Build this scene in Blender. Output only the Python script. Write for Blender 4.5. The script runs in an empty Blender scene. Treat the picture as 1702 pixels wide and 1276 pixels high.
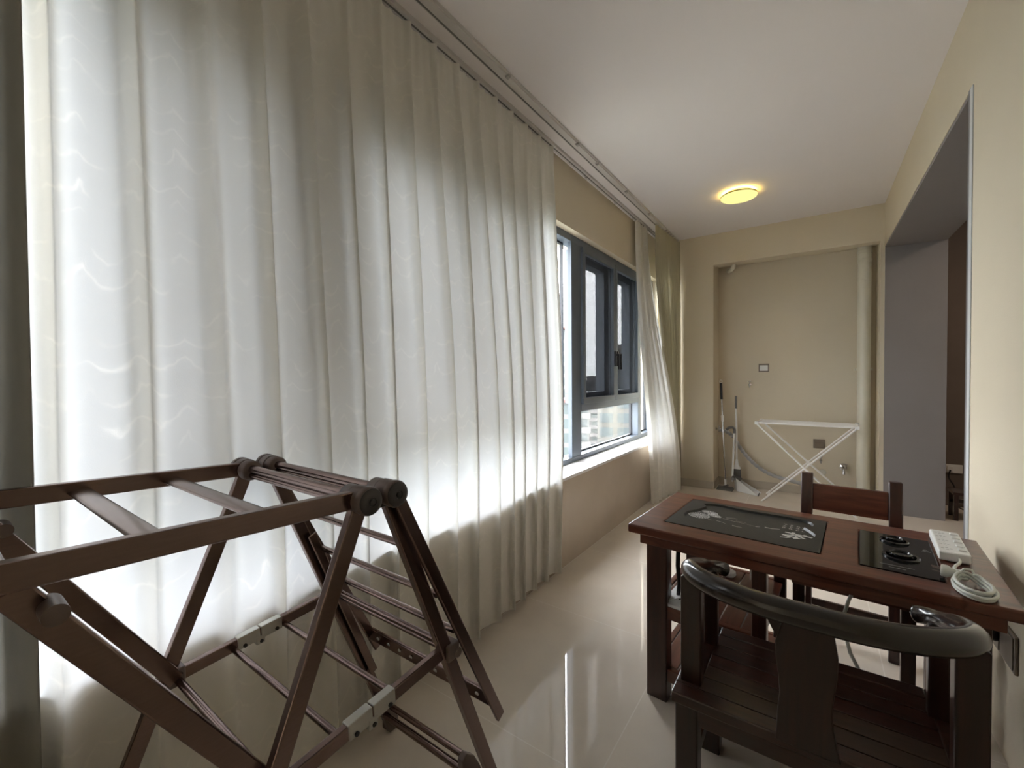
import bpy, bmesh, math, random
from mathutils import Vector, Matrix
random.seed(7)
PI = math.pi
scene = bpy.context.scene
COL = scene.collection

# ------------------------------------------------------------------ camera
F_PX = 708.3
cam_d = bpy.data.cameras.new('camera')
cam_d.sensor_width = 36.0
cam_d.lens = F_PX / 1702 * 36
cam_d.clip_start = 0.02
cam_d.clip_end = 1000
cam = bpy.data.objects.new('camera', cam_d)
COL.objects.link(cam)
yaw, pitch, roll = math.radians(35.34), math.radians(-1.01), math.radians(-0.406)
cf = Vector((-math.sin(yaw) * math.cos(pitch), math.cos(yaw) * math.cos(pitch), math.sin(pitch)))
cr = Vector((math.cos(yaw), math.sin(yaw), 0))
cu = cr.cross(cf)
r2 = cr * math.cos(roll) + cu * math.sin(roll)
u2 = -cr * math.sin(roll) + cu * math.cos(roll)
mw = Matrix((r2, u2, -cf)).transposed().to_4x4()
mw.translation = (0, 0, 1.271)
cam.matrix_world = mw
scene.camera = cam

# ------------------------------------------------------------------ exposure
scene.view_settings.view_transform = 'Standard'
scene.view_settings.look = 'None'
scene.view_settings.gamma = 1
scene.view_settings.use_curve_mapping = False
scene.view_settings.exposure = 1.95

# ------------------------------------------------------------------ world: bright overcast sky
world = bpy.data.worlds.new('overcast')
scene.world = world
world.use_nodes = True
nt = world.node_tree
nt.nodes.clear()
wo = nt.nodes.new('ShaderNodeOutputWorld')
bg = nt.nodes.new('ShaderNodeBackground')
tc = nt.nodes.new('ShaderNodeTexCoord')
sx = nt.nodes.new('ShaderNodeSeparateXYZ')
rp = nt.nodes.new('ShaderNodeValToRGB')
rp.color_ramp.elements[0].position = 0.0
rp.color_ramp.elements[0].color = (0.62, 0.66, 0.68, 1)
rp.color_ramp.elements[1].position = 0.6
rp.color_ramp.elements[1].color = (0.955, 0.965, 1.0, 1)
nt.links.new(tc.outputs['Generated'], sx.inputs[0])
nt.links.new(sx.outputs['Z'], rp.inputs['Fac'])
nt.links.new(rp.outputs['Color'], bg.inputs['Color'])
nt.links.new(bg.outputs[0], wo.inputs['Surface'])
bg.inputs['Strength'].default_value = 5.5


# ------------------------------------------------------------------ materials
def new_mat(name):
    m = bpy.data.materials.new(name)
    m.use_nodes = True
    n = m.node_tree.nodes
    return m, n, m.node_tree.links, n.get('Principled BSDF')


def pmat(name, col, rough=0.5, metal=0.0, var=0.0, scale=6.0, bump=0.0, bscale=80.0, coat=0.0, stretch=None, spec=0.5, dark=None):
    m, n, l, b = new_mat(name)
    b.inputs['Base Color'].default_value = (*col, 1)
    b.inputs['Roughness'].default_value = rough
    b.inputs['Metallic'].default_value = metal
    b.inputs['Specular IOR Level'].default_value = spec
    if coat:
        b.inputs['Coat Weight'].default_value = coat
        b.inputs['Coat Roughness'].default_value = 0.08
    t = n.new('ShaderNodeTexCoord')
    mp = n.new('ShaderNodeMapping')
    if stretch:
        mp.inputs['Scale'].default_value = stretch
    l.new(t.outputs['Object'], mp.inputs['Vector'])
    if var or dark:
        nz = n.new('ShaderNodeTexNoise')
        nz.inputs['Scale'].default_value = scale
        nz.inputs['Detail'].default_value = 5
        l.new(mp.outputs[0], nz.inputs['Vector'])
        r = n.new('ShaderNodeValToRGB')
        c0 = dark if dark else tuple(max(0, c * (1 - var)) for c in col)
        c1 = tuple(min(1, c * (1 + var)) for c in col)
        r.color_ramp.elements[0].position = 0.3
        r.color_ramp.elements[0].color = (*c0, 1)
        r.color_ramp.elements[1].position = 0.7
        r.color_ramp.elements[1].color = (*c1, 1)
        l.new(nz.outputs['Fac'], r.inputs['Fac'])
        l.new(r.outputs['Color'], b.inputs['Base Color'])
    if bump:
        nb = n.new('ShaderNodeTexNoise')
        nb.inputs['Scale'].default_value = bscale
        nb.inputs['Detail'].default_value = 3
        l.new(mp.outputs[0], nb.inputs['Vector'])
        bp = n.new('ShaderNodeBump')
        bp.inputs['Strength'].default_value = bump
        bp.inputs['Distance'].default_value = 0.002
        l.new(nb.outputs['Fac'], bp.inputs['Height'])
        l.new(bp.outputs[0], b.inputs['Normal'])
    return m


def tile_mat(name, col, joint, size, off, rough, axes='XY', jw=0.004, var=0.06):
    """large polished tiles with thin joints, in object coordinates"""
    m, n, l, b = new_mat(name)
    t = n.new('ShaderNodeTexCoord')
    s = n.new('ShaderNodeSeparateXYZ')
    l.new(t.outputs['Object'], s.inputs[0])
    outs = []
    for a, o, sz in zip(axes, off, size):
        ad = n.new('ShaderNodeMath'); ad.operation = 'ADD'
        ad.inputs[1].default_value = 100 * sz - o
        l.new(s.outputs[a], ad.inputs[0])
        md = n.new('ShaderNodeMath'); md.operation = 'MODULO'
        md.inputs[1].default_value = sz
        l.new(ad.outputs[0], md.inputs[0])
        lt = n.new('ShaderNodeMath'); lt.operation = 'LESS_THAN'
        lt.inputs[1].default_value = jw
        l.new(md.outputs[0], lt.inputs[0])
        outs.append(lt)
    mx = n.new('ShaderNodeMath'); mx.operation = 'MAXIMUM'
    l.new(outs[0].outputs[0], mx.inputs[0])
    l.new(outs[1].outputs[0], mx.inputs[1])
    nz = n.new('ShaderNodeTexNoise')
    nz.inputs['Scale'].default_value = 3.0
    nz.inputs['Detail'].default_value = 8
    l.new(t.outputs['Object'], nz.inputs['Vector'])
    r = n.new('ShaderNodeValToRGB')
    r.color_ramp.elements[0].position = 0.3
    r.color_ramp.elements[0].color = (*[c * (1 - var) for c in col], 1)
    r.color_ramp.elements[1].position = 0.7
    r.color_ramp.elements[1].color = (*[c * (1 + var) for c in col], 1)
    l.new(nz.outputs['Fac'], r.inputs['Fac'])
    mc = n.new('ShaderNodeMix'); mc.data_type = 'RGBA'
    l.new(mx.outputs[0], mc.inputs['Factor'])
    l.new(r.outputs['Color'], mc.inputs['A'])
    mc.inputs['B'].default_value = (*joint, 1)
    l.new(mc.outputs['Result'], b.inputs['Base Color'])
    b.inputs['Roughness'].default_value = rough
    return m


def wood_mat(name, c0, c1, rough, axis='X', coat=0.3, scale=5.0):
    m, n, l, b = new_mat(name)
    t = n.new('ShaderNodeTexCoord')
    mp = n.new('ShaderNodeMapping')
    st = {'X': (0.6, 7, 7), 'Y': (7, 0.6, 7), 'Z': (7, 7, 0.6)}[axis]
    mp.inputs['Scale'].default_value = st
    l.new(t.outputs['Object'], mp.inputs['Vector'])
    nz = n.new('ShaderNodeTexNoise')
    nz.inputs['Scale'].default_value = scale
    nz.inputs['Detail'].default_value = 7
    nz.inputs['Distortion'].default_value = 1.2
    l.new(mp.outputs[0], nz.inputs['Vector'])
    r = n.new('ShaderNodeValToRGB')
    r.color_ramp.elements[0].position = 0.32
    r.color_ramp.elements[0].color = (*c0, 1)
    r.color_ramp.elements[1].position = 0.72
    r.color_ramp.elements[1].color = (*c1, 1)
    l.new(nz.outputs['Fac'], r.inputs['Fac'])
    l.new(r.outputs['Color'], b.inputs['Base Color'])
    b.inputs['Roughness'].default_value = rough
    b.inputs['Coat Weight'].default_value = coat
    b.inputs['Coat Roughness'].default_value = 0.12
    return m


def glass_mat(name, tint=(0.98, 0.98, 0.98), refl=0.07):
    m = bpy.data.materials.new(name)
    m.use_nodes = True
    n = m.node_tree.nodes; l = m.node_tree.links
    n.clear()
    o = n.new('ShaderNodeOutputMaterial')
    t = n.new('ShaderNodeBsdfTransparent'); t.inputs[0].default_value = (*tint, 1)
    g = n.new('ShaderNodeBsdfGlossy'); g.inputs['Roughness'].default_value = 0.02
    x = n.new('ShaderNodeMixShader'); x.inputs[0].default_value = refl
    l.new(t.outputs[0], x.inputs[1]); l.new(g.outputs[0], x.inputs[2])
    l.new(x.outputs[0], o.inputs['Surface'])
    return m


def mesh_mat(name, col, op):
    m = bpy.data.materials.new(name)
    m.use_nodes = True
    n = m.node_tree.nodes; l = m.node_tree.links
    n.clear()
    o = n.new('ShaderNodeOutputMaterial')
    t = n.new('ShaderNodeBsdfTransparent')
    g = n.new('ShaderNodeBsdfDiffuse'); g.inputs[0].default_value = (*col, 1)
    x = n.new('ShaderNodeMixShader'); x.inputs[0].default_value = op
    l.new(t.outputs[0], x.inputs[1]); l.new(g.outputs[0], x.inputs[2])
    l.new(x.outputs[0], o.inputs['Surface'])
    return m


def cloth_mat(name, dif, tra, fac, pattern=0.0, clear=0.0):
    """woven cloth: diffuse from the front, translucent from the back; a woven wave figure"""
    m = bpy.data.materials.new(name)
    m.use_nodes = True
    n = m.node_tree.nodes; l = m.node_tree.links
    n.clear()
    o = n.new('ShaderNodeOutputMaterial')
    d = n.new('ShaderNodeBsdfDiffuse'); d.inputs[0].default_value = (*dif, 1)
    t = n.new('ShaderNodeBsdfTranslucent'); t.inputs[0].default_value = (*tra, 1)
    x = n.new('ShaderNodeMixShader'); x.inputs[0].default_value = fac
    tcn = n.new('ShaderNodeTexCoord')
    if pattern:
        s = n.new('ShaderNodeSeparateXYZ'); l.new(tcn.outputs['Object'], s.inputs[0])
        # wave lines: z + a*sin(k y) + noise, repeated
        nz = n.new('ShaderNodeTexNoise'); nz.inputs['Scale'].default_value = 11
        nz.inputs['Detail'].default_value = 3
        l.new(tcn.outputs['Object'], nz.inputs['Vector'])
        ky = n.new('ShaderNodeMath'); ky.operation = 'MULTIPLY'; ky.inputs[1].default_value = 34
        l.new(s.outputs['Y'], ky.inputs[0])
        sn = n.new('ShaderNodeMath'); sn.operation = 'SINE'; l.new(ky.outputs[0], sn.inputs[0])
        ab = n.new('ShaderNodeMath'); ab.operation = 'ABSOLUTE'; l.new(sn.outputs[0], ab.inputs[0])
        m1 = n.new('ShaderNodeMath'); m1.operation = 'MULTIPLY'; m1.inputs[1].default_value = 0.035
        l.new(ab.outputs[0], m1.inputs[0])
        m2 = n.new('ShaderNodeMath'); m2.operation = 'MULTIPLY_ADD'
        m2.inputs[1].default_value = 0.11
        l.new(nz.outputs['Fac'], m2.inputs[0]); l.new(m1.outputs[0], m2.inputs[2])
        ad = n.new('ShaderNodeMath'); ad.operation = 'ADD'
        l.new(s.outputs['Z'], ad.inputs[0]); l.new(m2.outputs[0], ad.inputs[1])
        md = n.new('ShaderNodeMath'); md.operation = 'PINGPONG'; md.inputs[1].default_value = 0.034
        l.new(ad.outputs[0], md.inputs[0])
        mr = n.new('ShaderNodeMapRange')
        mr.inputs['From Min'].default_value = 0.0; mr.inputs['From Max'].default_value = 0.008
        mr.inputs['To Min'].default_value = 1.0; mr.inputs['To Max'].default_value = 0.0
        l.new(md.outputs[0], mr.inputs['Value'])
        nz2 = n.new('ShaderNodeTexNoise'); nz2.inputs['Scale'].default_value = 9
        l.new(tcn.outputs['Object'], nz2.inputs['Vector'])
        mr2 = n.new('ShaderNodeMapRange')
        mr2.inputs['From Min'].default_value = 0.45; mr2.inputs['From Max'].default_value = 0.6
        l.new(nz2.outputs['Fac'], mr2.inputs['Value'])
        mm = n.new('ShaderNodeMath'); mm.operation = 'MULTIPLY'
        l.new(mr.outputs['Result'], mm.inputs[0]); l.new(mr2.outputs['Result'], mm.inputs[1])
        mc = n.new('ShaderNodeMix'); mc.data_type = 'RGBA'
        l.new(mm.outputs[0], mc.inputs['Factor'])
        mc.inputs['A'].default_value = (*[c * .86 for c in tra], 1)
        mc.inputs['B'].default_value = (*[min(.98, c * (1 + pattern)) for c in tra], 1)
        l.new(mc.outputs['Result'], t.inputs[0])
    wv = n.new('ShaderNodeTexNoise'); wv.inputs['Scale'].default_value = 350
    l.new(tcn.outputs['Object'], wv.inputs['Vector'])
    bp = n.new('ShaderNodeBump'); bp.inputs['Strength'].default_value = 0.25; bp.inputs['Distance'].default_value = 0.001
    l.new(wv.outputs['Fac'], bp.inputs['Height'])
    l.new(bp.outputs[0], d.inputs['Normal'])
    l.new(d.outputs[0], x.inputs[1]); l.new(t.outputs[0], x.inputs[2])
    last = x
    if clear:
        tp = n.new('ShaderNodeBsdfTransparent')
        y = n.new('ShaderNodeMixShader'); y.inputs[0].default_value = clear
        l.new(x.outputs[0], y.inputs[1]); l.new(tp.outputs[0], y.inputs[2])
        last = y
    l.new(last.outputs[0], o.inputs['Surface'])
    return m


def emit_mat(name, col, st):
    m = bpy.data.materials.new(name)
    m.use_nodes = True
    n = m.node_tree.nodes; l = m.node_tree.links
    n.clear()
    o = n.new('ShaderNodeOutputMaterial')
    e = n.new('ShaderNodeEmission'); e.inputs[0].default_value = (*col, 1); e.inputs[1].default_value = st
    l.new(e.outputs[0], o.inputs['Surface'])
    return m


M = {}
M['wall'] = pmat('wall_paint', (0.68, 0.60, 0.46), 0.75, var=0.02, scale=2, bump=0.25, bscale=220)
M['ceiling'] = pmat('ceiling_paint', (0.83, 0.785, 0.77), 0.85, var=0.01, scale=2, bump=0.1, bscale=150)
M['floor'] = tile_mat('floor_tile', (0.74, 0.665, 0.57), (0.82, 0.76, 0.68), (0.8, 0.82), (-0.553, 0.39), 0.014)
M['clad'] = tile_mat('wall_tile', (0.62, 0.53, 0.43), (0.68, 0.60, 0.51), (0.8, 5.0), (2.9, -1), 0.08, axes='YZ', jw=0.003)
M['sill'] = pmat('sill_marble', (0.84, 0.84, 0.84), 0.08, var=0.06, scale=5)
M['base'] = pmat('skirting_tile', (0.52, 0.46, 0.37), 0.2, var=0.05)
M['grey'] = pmat('grey_paint', (0.235, 0.215, 0.21), 0.6, var=0.03, scale=3, bump=0.2, bscale=200)
M['trim'] = pmat('grey_trim', (0.16, 0.165, 0.175), 0.4, var=0.03)
M['trimlight'] = pmat('pale_trim', (0.62, 0.64, 0.66), 0.35, var=0.03)
M['brown'] = pmat('brown_wall', (0.15, 0.12, 0.10), 0.8, var=0.05)
M['frame'] = pmat('window_aluminium', (0.115, 0.14, 0.175), 0.36, var=0.05, metal=0.0)
M['frame_dark'] = pmat('window_gasket', (0.02, 0.022, 0.028), 0.5, var=0.05)
M['glass'] = glass_mat('window_glass')
M['screen'] = mesh_mat('insect_mesh', (0.07, 0.08, 0.10), 0.76)
M['screen_fine'] = mesh_mat('fine_insect_mesh', (0.20, 0.20, 0.20), 0.38)
M['sheer'] = cloth_mat('sheer_cloth', (0.95, 0.915, 0.83), (0.81, 0.84, 0.88), 0.21, pattern=0.9)
M['drape'] = cloth_mat('drape_cloth', (0.58, 0.54, 0.41), (0.50, 0.47, 0.36), 0.22)
M['drape_shaded'] = cloth_mat('drape_cloth_shaded', (0.30, 0.285, 0.25), (0.30, 0.29, 0.26), 0.08)  # same cloth as the drape, with the dark left end's shade in its colour
M['rail'] = pmat('rail_aluminium', (0.62, 0.59, 0.56), 0.45, metal=0.0, var=0.04)
M['railslot'] = pmat('rail_slot', (0.16, 0.15, 0.14), 0.6, var=0.05)
M['glider'] = pmat('glider_plastic', (0.42, 0.40, 0.37), 0.5, var=0.04)
M['bronze'] = pmat('bronze_aluminium', (0.23, 0.165, 0.148), 0.24, metal=1.0, var=0.06, scale=30, stretch=(1, 1, 8))
M['bronze_cap'] = pmat('bronze_plastic', (0.17, 0.130, 0.118), 0.38, metal=0.4, var=0.05)
M['bronze_disc'] = pmat('dark_cap', (0.06, 0.056, 0.056), 0.35, metal=0.2, var=0.05)
M['steel'] = pmat('hinge_steel', (0.55, 0.54, 0.50), 0.3, metal=0.9, var=0.05)
M['chrome'] = pmat('chrome', (0.6, 0.6, 0.6), 0.15, metal=1.0, var=0.02)
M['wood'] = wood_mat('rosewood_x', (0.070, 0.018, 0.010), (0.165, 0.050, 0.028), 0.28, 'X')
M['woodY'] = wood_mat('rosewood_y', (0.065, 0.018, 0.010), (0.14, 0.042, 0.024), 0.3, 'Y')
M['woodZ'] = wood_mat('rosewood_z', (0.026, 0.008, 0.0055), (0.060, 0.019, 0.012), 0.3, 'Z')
M['wooddark'] = wood_mat('dark_shaded_rosewood_x', (0.018, 0.0055, 0.0035), (0.046, 0.013, 0.0075), 0.3, 'X')  # dark wood, deepened further to hold the shade on the armchair's back
M['wooddarkZ'] = wood_mat('dark_shaded_rosewood_z', (0.012, 0.004, 0.003), (0.032, 0.009, 0.0055), 0.3, 'Z')  # upright grain, armchair shade likewise mixed into the tone
M['woodslat'] = wood_mat('rosewood_slat', (0.024, 0.012, 0.007), (0.052, 0.029, 0.017), 0.35, 'X')
M['rail_black'] = wood_mat('worn_lacquer', (0.008, 0.006, 0.0055), (0.028, 0.019, 0.016), 0.2, 'X', coat=0.6)
M['stone'] = pmat('black_stone', (0.022, 0.023, 0.021), 0.42, var=0.15, scale=25, bump=0.15, bscale=180)
M['engrave'] = pmat('white_engraving', (0.62, 0.62, 0.59), 0.7, var=0.1, scale=60)
M['hob'] = pmat('black_glass', (0.006, 0.007, 0.007), 0.03, var=0.1)
M['hobring'] = pmat('black_plastic', (0.012, 0.012, 0.013), 0.18, var=0.1)
M['white'] = pmat('white_plastic', (0.80, 0.80, 0.78), 0.35, var=0.02)
M['whitecord'] = pmat('white_cord', (0.66, 0.67, 0.61), 0.45, var=0.04)
M['offwhite'] = pmat('cream_plastic', (0.66, 0.63, 0.55), 0.4, var=0.03)
M['whitemetal'] = pmat('white_steel', (0.86, 0.84, 0.80), 0.35, var=0.02)
M['pvc'] = pmat('pvc_pipe', (0.70, 0.66, 0.54), 0.4, var=0.04)
M['blackp'] = pmat('black_rubber', (0.012, 0.012, 0.014), 0.35, var=0.1)
M['navy'] = pmat('navy_cable', (0.012, 0.014, 0.045), 0.4, var=0.1)
M['greyp'] = pmat('grey_plastic', (0.16, 0.155, 0.15), 0.5, var=0.05)
M['greycloth'] = pmat('grey_microfibre', (0.22, 0.215, 0.20), 0.9, var=0.15, scale=60)
M['hose'] = pmat('grey_hose', (0.42, 0.42, 0.42), 0.45, var=0.08, scale=30)
M['plate'] = pmat('outlet_bronze', (0.22, 0.18, 0.14), 0.4, metal=0.3, var=0.04)
M['lampbase'] = pmat('lamp_brass', (0.55, 0.45, 0.16), 0.4, var=0.05)
M['lamp'] = emit_mat('lamp_glow', (1.0, 0.93, 0.34), 0.30)
M['lampback'] = emit_mat('lamp_back_glow', (1.0, 0.74, 0.22), 14)
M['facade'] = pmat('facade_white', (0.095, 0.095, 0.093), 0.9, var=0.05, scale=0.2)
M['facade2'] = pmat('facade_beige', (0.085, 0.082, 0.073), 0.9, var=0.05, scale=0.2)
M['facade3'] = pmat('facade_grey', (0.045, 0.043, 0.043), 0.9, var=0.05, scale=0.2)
M['fglass'] = pmat('facade_glass', (0.022, 0.032, 0.032), 0.35, var=0.2, scale=0.5)
M['froof'] = pmat('roof_red', (0.07, 0.035, 0.03), 0.8, var=0.05)
M['ground'] = pmat('city_ground', (0.16, 0.17, 0.15), 0.95, var=0.3, scale=0.05)


# ------------------------------------------------------------------ mesh helpers
def nb():
    return bmesh.new()


def box(bm, lo, hi):
    x0, y0, z0 = lo; x1, y1, z1 = hi
    v = [bm.verts.new(p) for p in ((x0, y0, z0), (x1, y0, z0), (x1, y1, z0), (x0, y1, z0),
                                   (x0, y0, z1), (x1, y0, z1), (x1, y1, z1), (x0, y1, z1))]
    for f in ((0, 3, 2, 1), (4, 5, 6, 7), (0, 1, 5, 4), (1, 2, 6, 5), (2, 3, 7, 6), (3, 0, 4, 7)):
        bm.faces.new([v[i] for i in f])
    return bm


def beam(bm, p0, p1, w, h, up=(0, 0, 1)):
    """rectangular bar; w across, h along 'up'"""
    p0 = Vector(p0); p1 = Vector(p1)
    d = (p1 - p0).normalized()
    s = d.cross(Vector(up)).normalized()
    u = s.cross(d).normalized()
    v = []
    for p in (p0, p1):
        for a, b in ((-1, -1), (1, -1), (1, 1), (-1, 1)):
            v.append(bm.verts.new(p + s * a * w / 2 + u * b * h / 2))
    for f in ((0, 1, 2, 3), (7, 6, 5, 4), (0, 4, 5, 1), (1, 5, 6, 2), (2, 6, 7, 3), (3, 7, 4, 0)):
        bm.faces.new([v[i] for i in f])
    return bm


def sweep(bm, pts, rad, seg=10, closed=False, ell=None, cap=True, up=(0, 0, 1)):
    """tube along points; rad a number or a list; ell=(side, up) factors"""
    pts = [Vector(p) for p in pts]
    n = len(pts)
    if not isinstance(rad, (list, tuple)):
        rad = [rad] * n
    rings = []
    prev = None
    for i, p in enumerate(pts):
        if closed:
            d = (pts[(i + 1) % n] - pts[i - 1]).normalized()
        elif i == 0:
            d = (pts[1] - p).normalized()
        elif i == n - 1:
            d = (p - pts[i - 1]).normalized()
        else:
            d = ((pts[i + 1] - p).normalized() + (p - pts[i - 1]).normalized()).normalized()
        U = Vector(up)
        if ell is None and prev is not None:
            u = (prev - d * prev.dot(d)).normalized()
        else:
            if abs(U.dot(d)) > 0.97:
                U = Vector((1, 0, 0))
            s = d.cross(U).normalized()
            u = s.cross(d).normalized()
        prev = u
        s = d.cross(u).normalized()
        e = ell or (1, 1)
        rings.append([bm.verts.new(p + s * math.cos(2 * PI * k / seg) * rad[i] * e[0] + u * math.sin(2 * PI * k / seg) * rad[i] * e[1]) for k in range(seg)])
    m = n if closed else n - 1
    for i in range(m):
        a = rings[i]; b = rings[(i + 1) % n]
        for k in range(seg):
            bm.faces.new((a[k], a[(k + 1) % seg], b[(k + 1) % seg], b[k]))
    if cap and not closed:
        bm.faces.new(list(reversed(rings[0])))
        bm.faces.new(rings[-1])
    return bm


def tube(bm, p0, p1, r, seg=12):
    return sweep(bm, [p0, p1], r, seg)


def lathe(bm, prof, c, axis=(0, 0, 1), seg=32):
    """prof: list of (radius, height) along axis"""
    A = Vector(axis).normalized()
    t = Vector((1, 0, 0)) if abs(A.x) < 0.9 else Vector((0, 1, 0))
    s = A.cross(t).normalized(); u = A.cross(s).normalized()
    c = Vector(c)
    rings = []
    for r, h in prof:
        if r < 1e-6:
            rings.append([bm.verts.new(c + A * h)])
        else:
            rings.append([bm.verts.new(c + A * h + (s * math.cos(2 * PI * k / seg) + u * math.sin(2 * PI * k / seg)) * r) for k in range(seg)])
    for a, b in zip(rings, rings[1:]):
        if len(a) == 1 and len(b) == 1:
            continue
        for k in range(seg):
            if len(a) == 1:
                bm.faces.new((a[0], b[k], b[(k + 1) % seg]))
            elif len(b) == 1:
                bm.faces.new((a[k], a[(k + 1) % seg], b[0]))
            else:
                bm.faces.new((a[k], a[(k + 1) % seg], b[(k + 1) % seg], b[k]))
    return bm


def prism(bm, poly, z0, z1, axis='Z'):
    """extrude a polygon; axis Z: poly=(x,y); Y: poly=(x,z) extruded in y; X: poly=(y,z) extruded in x"""
    def P(a, b, c):
        return {'Z': (a, b, c), 'Y': (a, c, b), 'X': (c, a, b)}[axis]
    lo = [bm.verts.new(P(a, b, z0)) for a, b in poly]
    hi = [bm.verts.new(P(a, b, z1)) for a, b in poly]
    n = len(poly)
    bm.faces.new(list(reversed(lo))); bm.faces.new(hi)
    for i in range(n):
        bm.faces.new((lo[i], lo[(i + 1) % n], hi[(i + 1) % n], hi[i]))
    return bm


def grid_slab(bm, xs, ys, z0, z1, holes):
    """slab on grid lines, cells listed in holes left open"""
    nx, ny = len(xs), len(ys)
    cells = {(i, j) for i in range(nx - 1) for j in range(ny - 1)} - set(holes)
    V = {}
    def v(i, j, k):
        if (i, j, k) not in V:
            V[(i, j, k)] = bm.verts.new((xs[i], ys[j], (z0, z1)[k]))
        return V[(i, j, k)]
    for (i, j) in cells:
        bm.faces.new((v(i, j, 1), v(i + 1, j, 1), v(i + 1, j + 1, 1), v(i, j + 1, 1)))
        bm.faces.new((v(i, j, 0), v(i, j + 1, 0), v(i + 1, j + 1, 0), v(i + 1, j, 0)))
        for (di, dj, a, b) in ((-1, 0, (0, 1), (0, 0)), (1, 0, (1, 0), (1, 1)), (0, -1, (0, 0), (1, 0)), (0, 1, (1, 1), (0, 1))):
            if (i + di, j + dj) not in cells:
                p = (i + a[0], j + a[1]); q = (i + b[0], j + b[1])
                bm.faces.new((v(*p, 0), v(*q, 0), v(*q, 1), v(*p, 1)))
    return bm


def org(o):
    w = Vector((0, 0, 0))
    while o is not None:
        w += o.location
        o = o.parent
    return w


def obj(name, bm, m, parent=None, smooth=False, bevel=0.0, bseg=2, T=None, at=None, angle=40):
    """links bm as ONE mesh object; geometry is given in room coordinates"""
    if T is not None:
        bmesh.ops.transform(bm, matrix=T, verts=bm.verts)
    base = org(parent) if parent is not None else Vector(at or (0, 0, 0))
    bmesh.ops.translate(bm, vec=-base, verts=bm.verts)
    bmesh.ops.recalc_face_normals(bm, faces=bm.faces)
    me = bpy.data.meshes.new(name)
    bm.to_mesh(me); bm.free()
    mats = m if isinstance(m, (list, tuple)) else [m]
    for k in mats:
        me.materials.append(M[k] if isinstance(k, str) else k)
    o = bpy.data.objects.new(name, me)
    COL.objects.link(o)
    if parent is not None:
        o.parent = parent
    else:
        o.location = base
    if bevel:
        b = o.modifiers.new('bevel', 'BEVEL')
        b.width = bevel; b.segments = bseg; b.limit_method = 'ANGLE'; b.angle_limit = math.radians(35)
        b.harden_normals = False
    if smooth:
        for p in me.polygons:
            p.use_smooth = True
        try:
            me.set_sharp_from_angle(angle=math.radians(angle))
        except Exception:
            pass
    return o


def tag(o, label, cat, group=None):
    o['label'] = label; o['category'] = cat
    if group:
        o['group'] = group
    return o


def thing(name, label, cat, loc, group=None):
    o = bpy.data.objects.new(name, None)
    o.empty_display_size = 0.1
    COL.objects.link(o)
    o.location = loc
    return tag(o, label, cat, group)


def struct(name, bm, m, parent=None, **k):
    o = obj(name, bm, m, parent, **k)
    if parent is None:
        o['kind'] = 'structure'
    return o


def sempty(name, loc):
    o = bpy.data.objects.new(name, None)
    COL.objects.link(o)
    o.location = loc
    o['kind'] = 'structure'
    return o


def boxes(name, mat, parent, lst, **k):
    for lo, hi in lst:
        bb = nb(); box(bb, lo, hi); last = obj(name, bb, mat, parent, **k)
    return last


# ------------------------------------------------------------------ room dimensions (metres, floor at z=0)
XR = 0.518      # right wall face
XL = -1.480     # left wall face above the sill
XC = -1.355     # tiled lower left wall face
YE = 5.141      # far wall face
YB = -1.9       # back wall
ZC = 2.821      # ceiling
WZ0, WZ1 = 0.60, 2.37
DY, DZ, DX = 2.535, 2.432, 0.925   # opening in the right wall
XF = -1.54      # front of window frames

b = nb(); box(b, (-1.80, YB - .2, -0.12), (3.6, 7.2, 0.0)); struct('floor', b, 'floor')
b = nb(); box(b, (-1.80, YB - .2, ZC), (0.95, YE + .5, ZC + 0.12)); struct('ceiling', b, 'ceiling')
# left wall: upper band, outer skin, end piece
b = nb()
box(b, (-1.78, YB, WZ1), (XL, YE + .3, ZC))
box(b, (-1.78, 5.02, 0), (XL, YE + .3, WZ1))
box(b, (-1.78, YB, 0), (XL, -1.5, WZ1))
box(b, (-1.78, -1.5, 0), (XL, 5.02, 0.56))
struct('wall_left', b, 'wall')
b = nb(); box(b, (XL, YB, 0.0), (XC, YE, 0.572)); struct('wall_left_lower', b, 'clad')
b = nb(); box(b, (XF - 0.1, YB, 0.572), (XC + 0.005, YE, 0.594)); struct('trim_1', b, 'sill', bevel=0.003)
# far wall with alcove opening
AX0, AX1, AZ = -0.912, 0.490, 2.484
b = nb()
box(b, (XL, YE, 0), (AX0, YE + 0.36, ZC))
box(b, (AX1, YE, 0), (DX, YE + 0.62, ZC))
box(b, (AX0, YE, AZ), (AX1, YE + 0.12, ZC))
struct('wall_far', b, 'wall')
YA = 5.46
b = nb()
box(b, (AX0, YA, 0), (AX1, YA + 0.05, ZC))
struct('wall_alcove', b, 'wall')
b = nb(); box(b, (AX0, YE + 0.12, AZ + .03), (AX1, YA, AZ + .06)); struct('ceiling_alcove', b, 'wall')
b = nb(); box(b, (XL, YE - 0.01, 0), (AX0 + 0.001, YE, 0.085)); box(b, (AX0, YE - .01, 0), (AX0 + 0.01, YA, 0.085)); struct('baseboard_far', b, 'base', bevel=0.002)
b = nb(); box(b, (AX0 + 0.01, YA - 0.01, 0), (AX1, YA, 0.085)); struct('baseboard_alcove', b, 'base', bevel=0.002)
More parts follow.
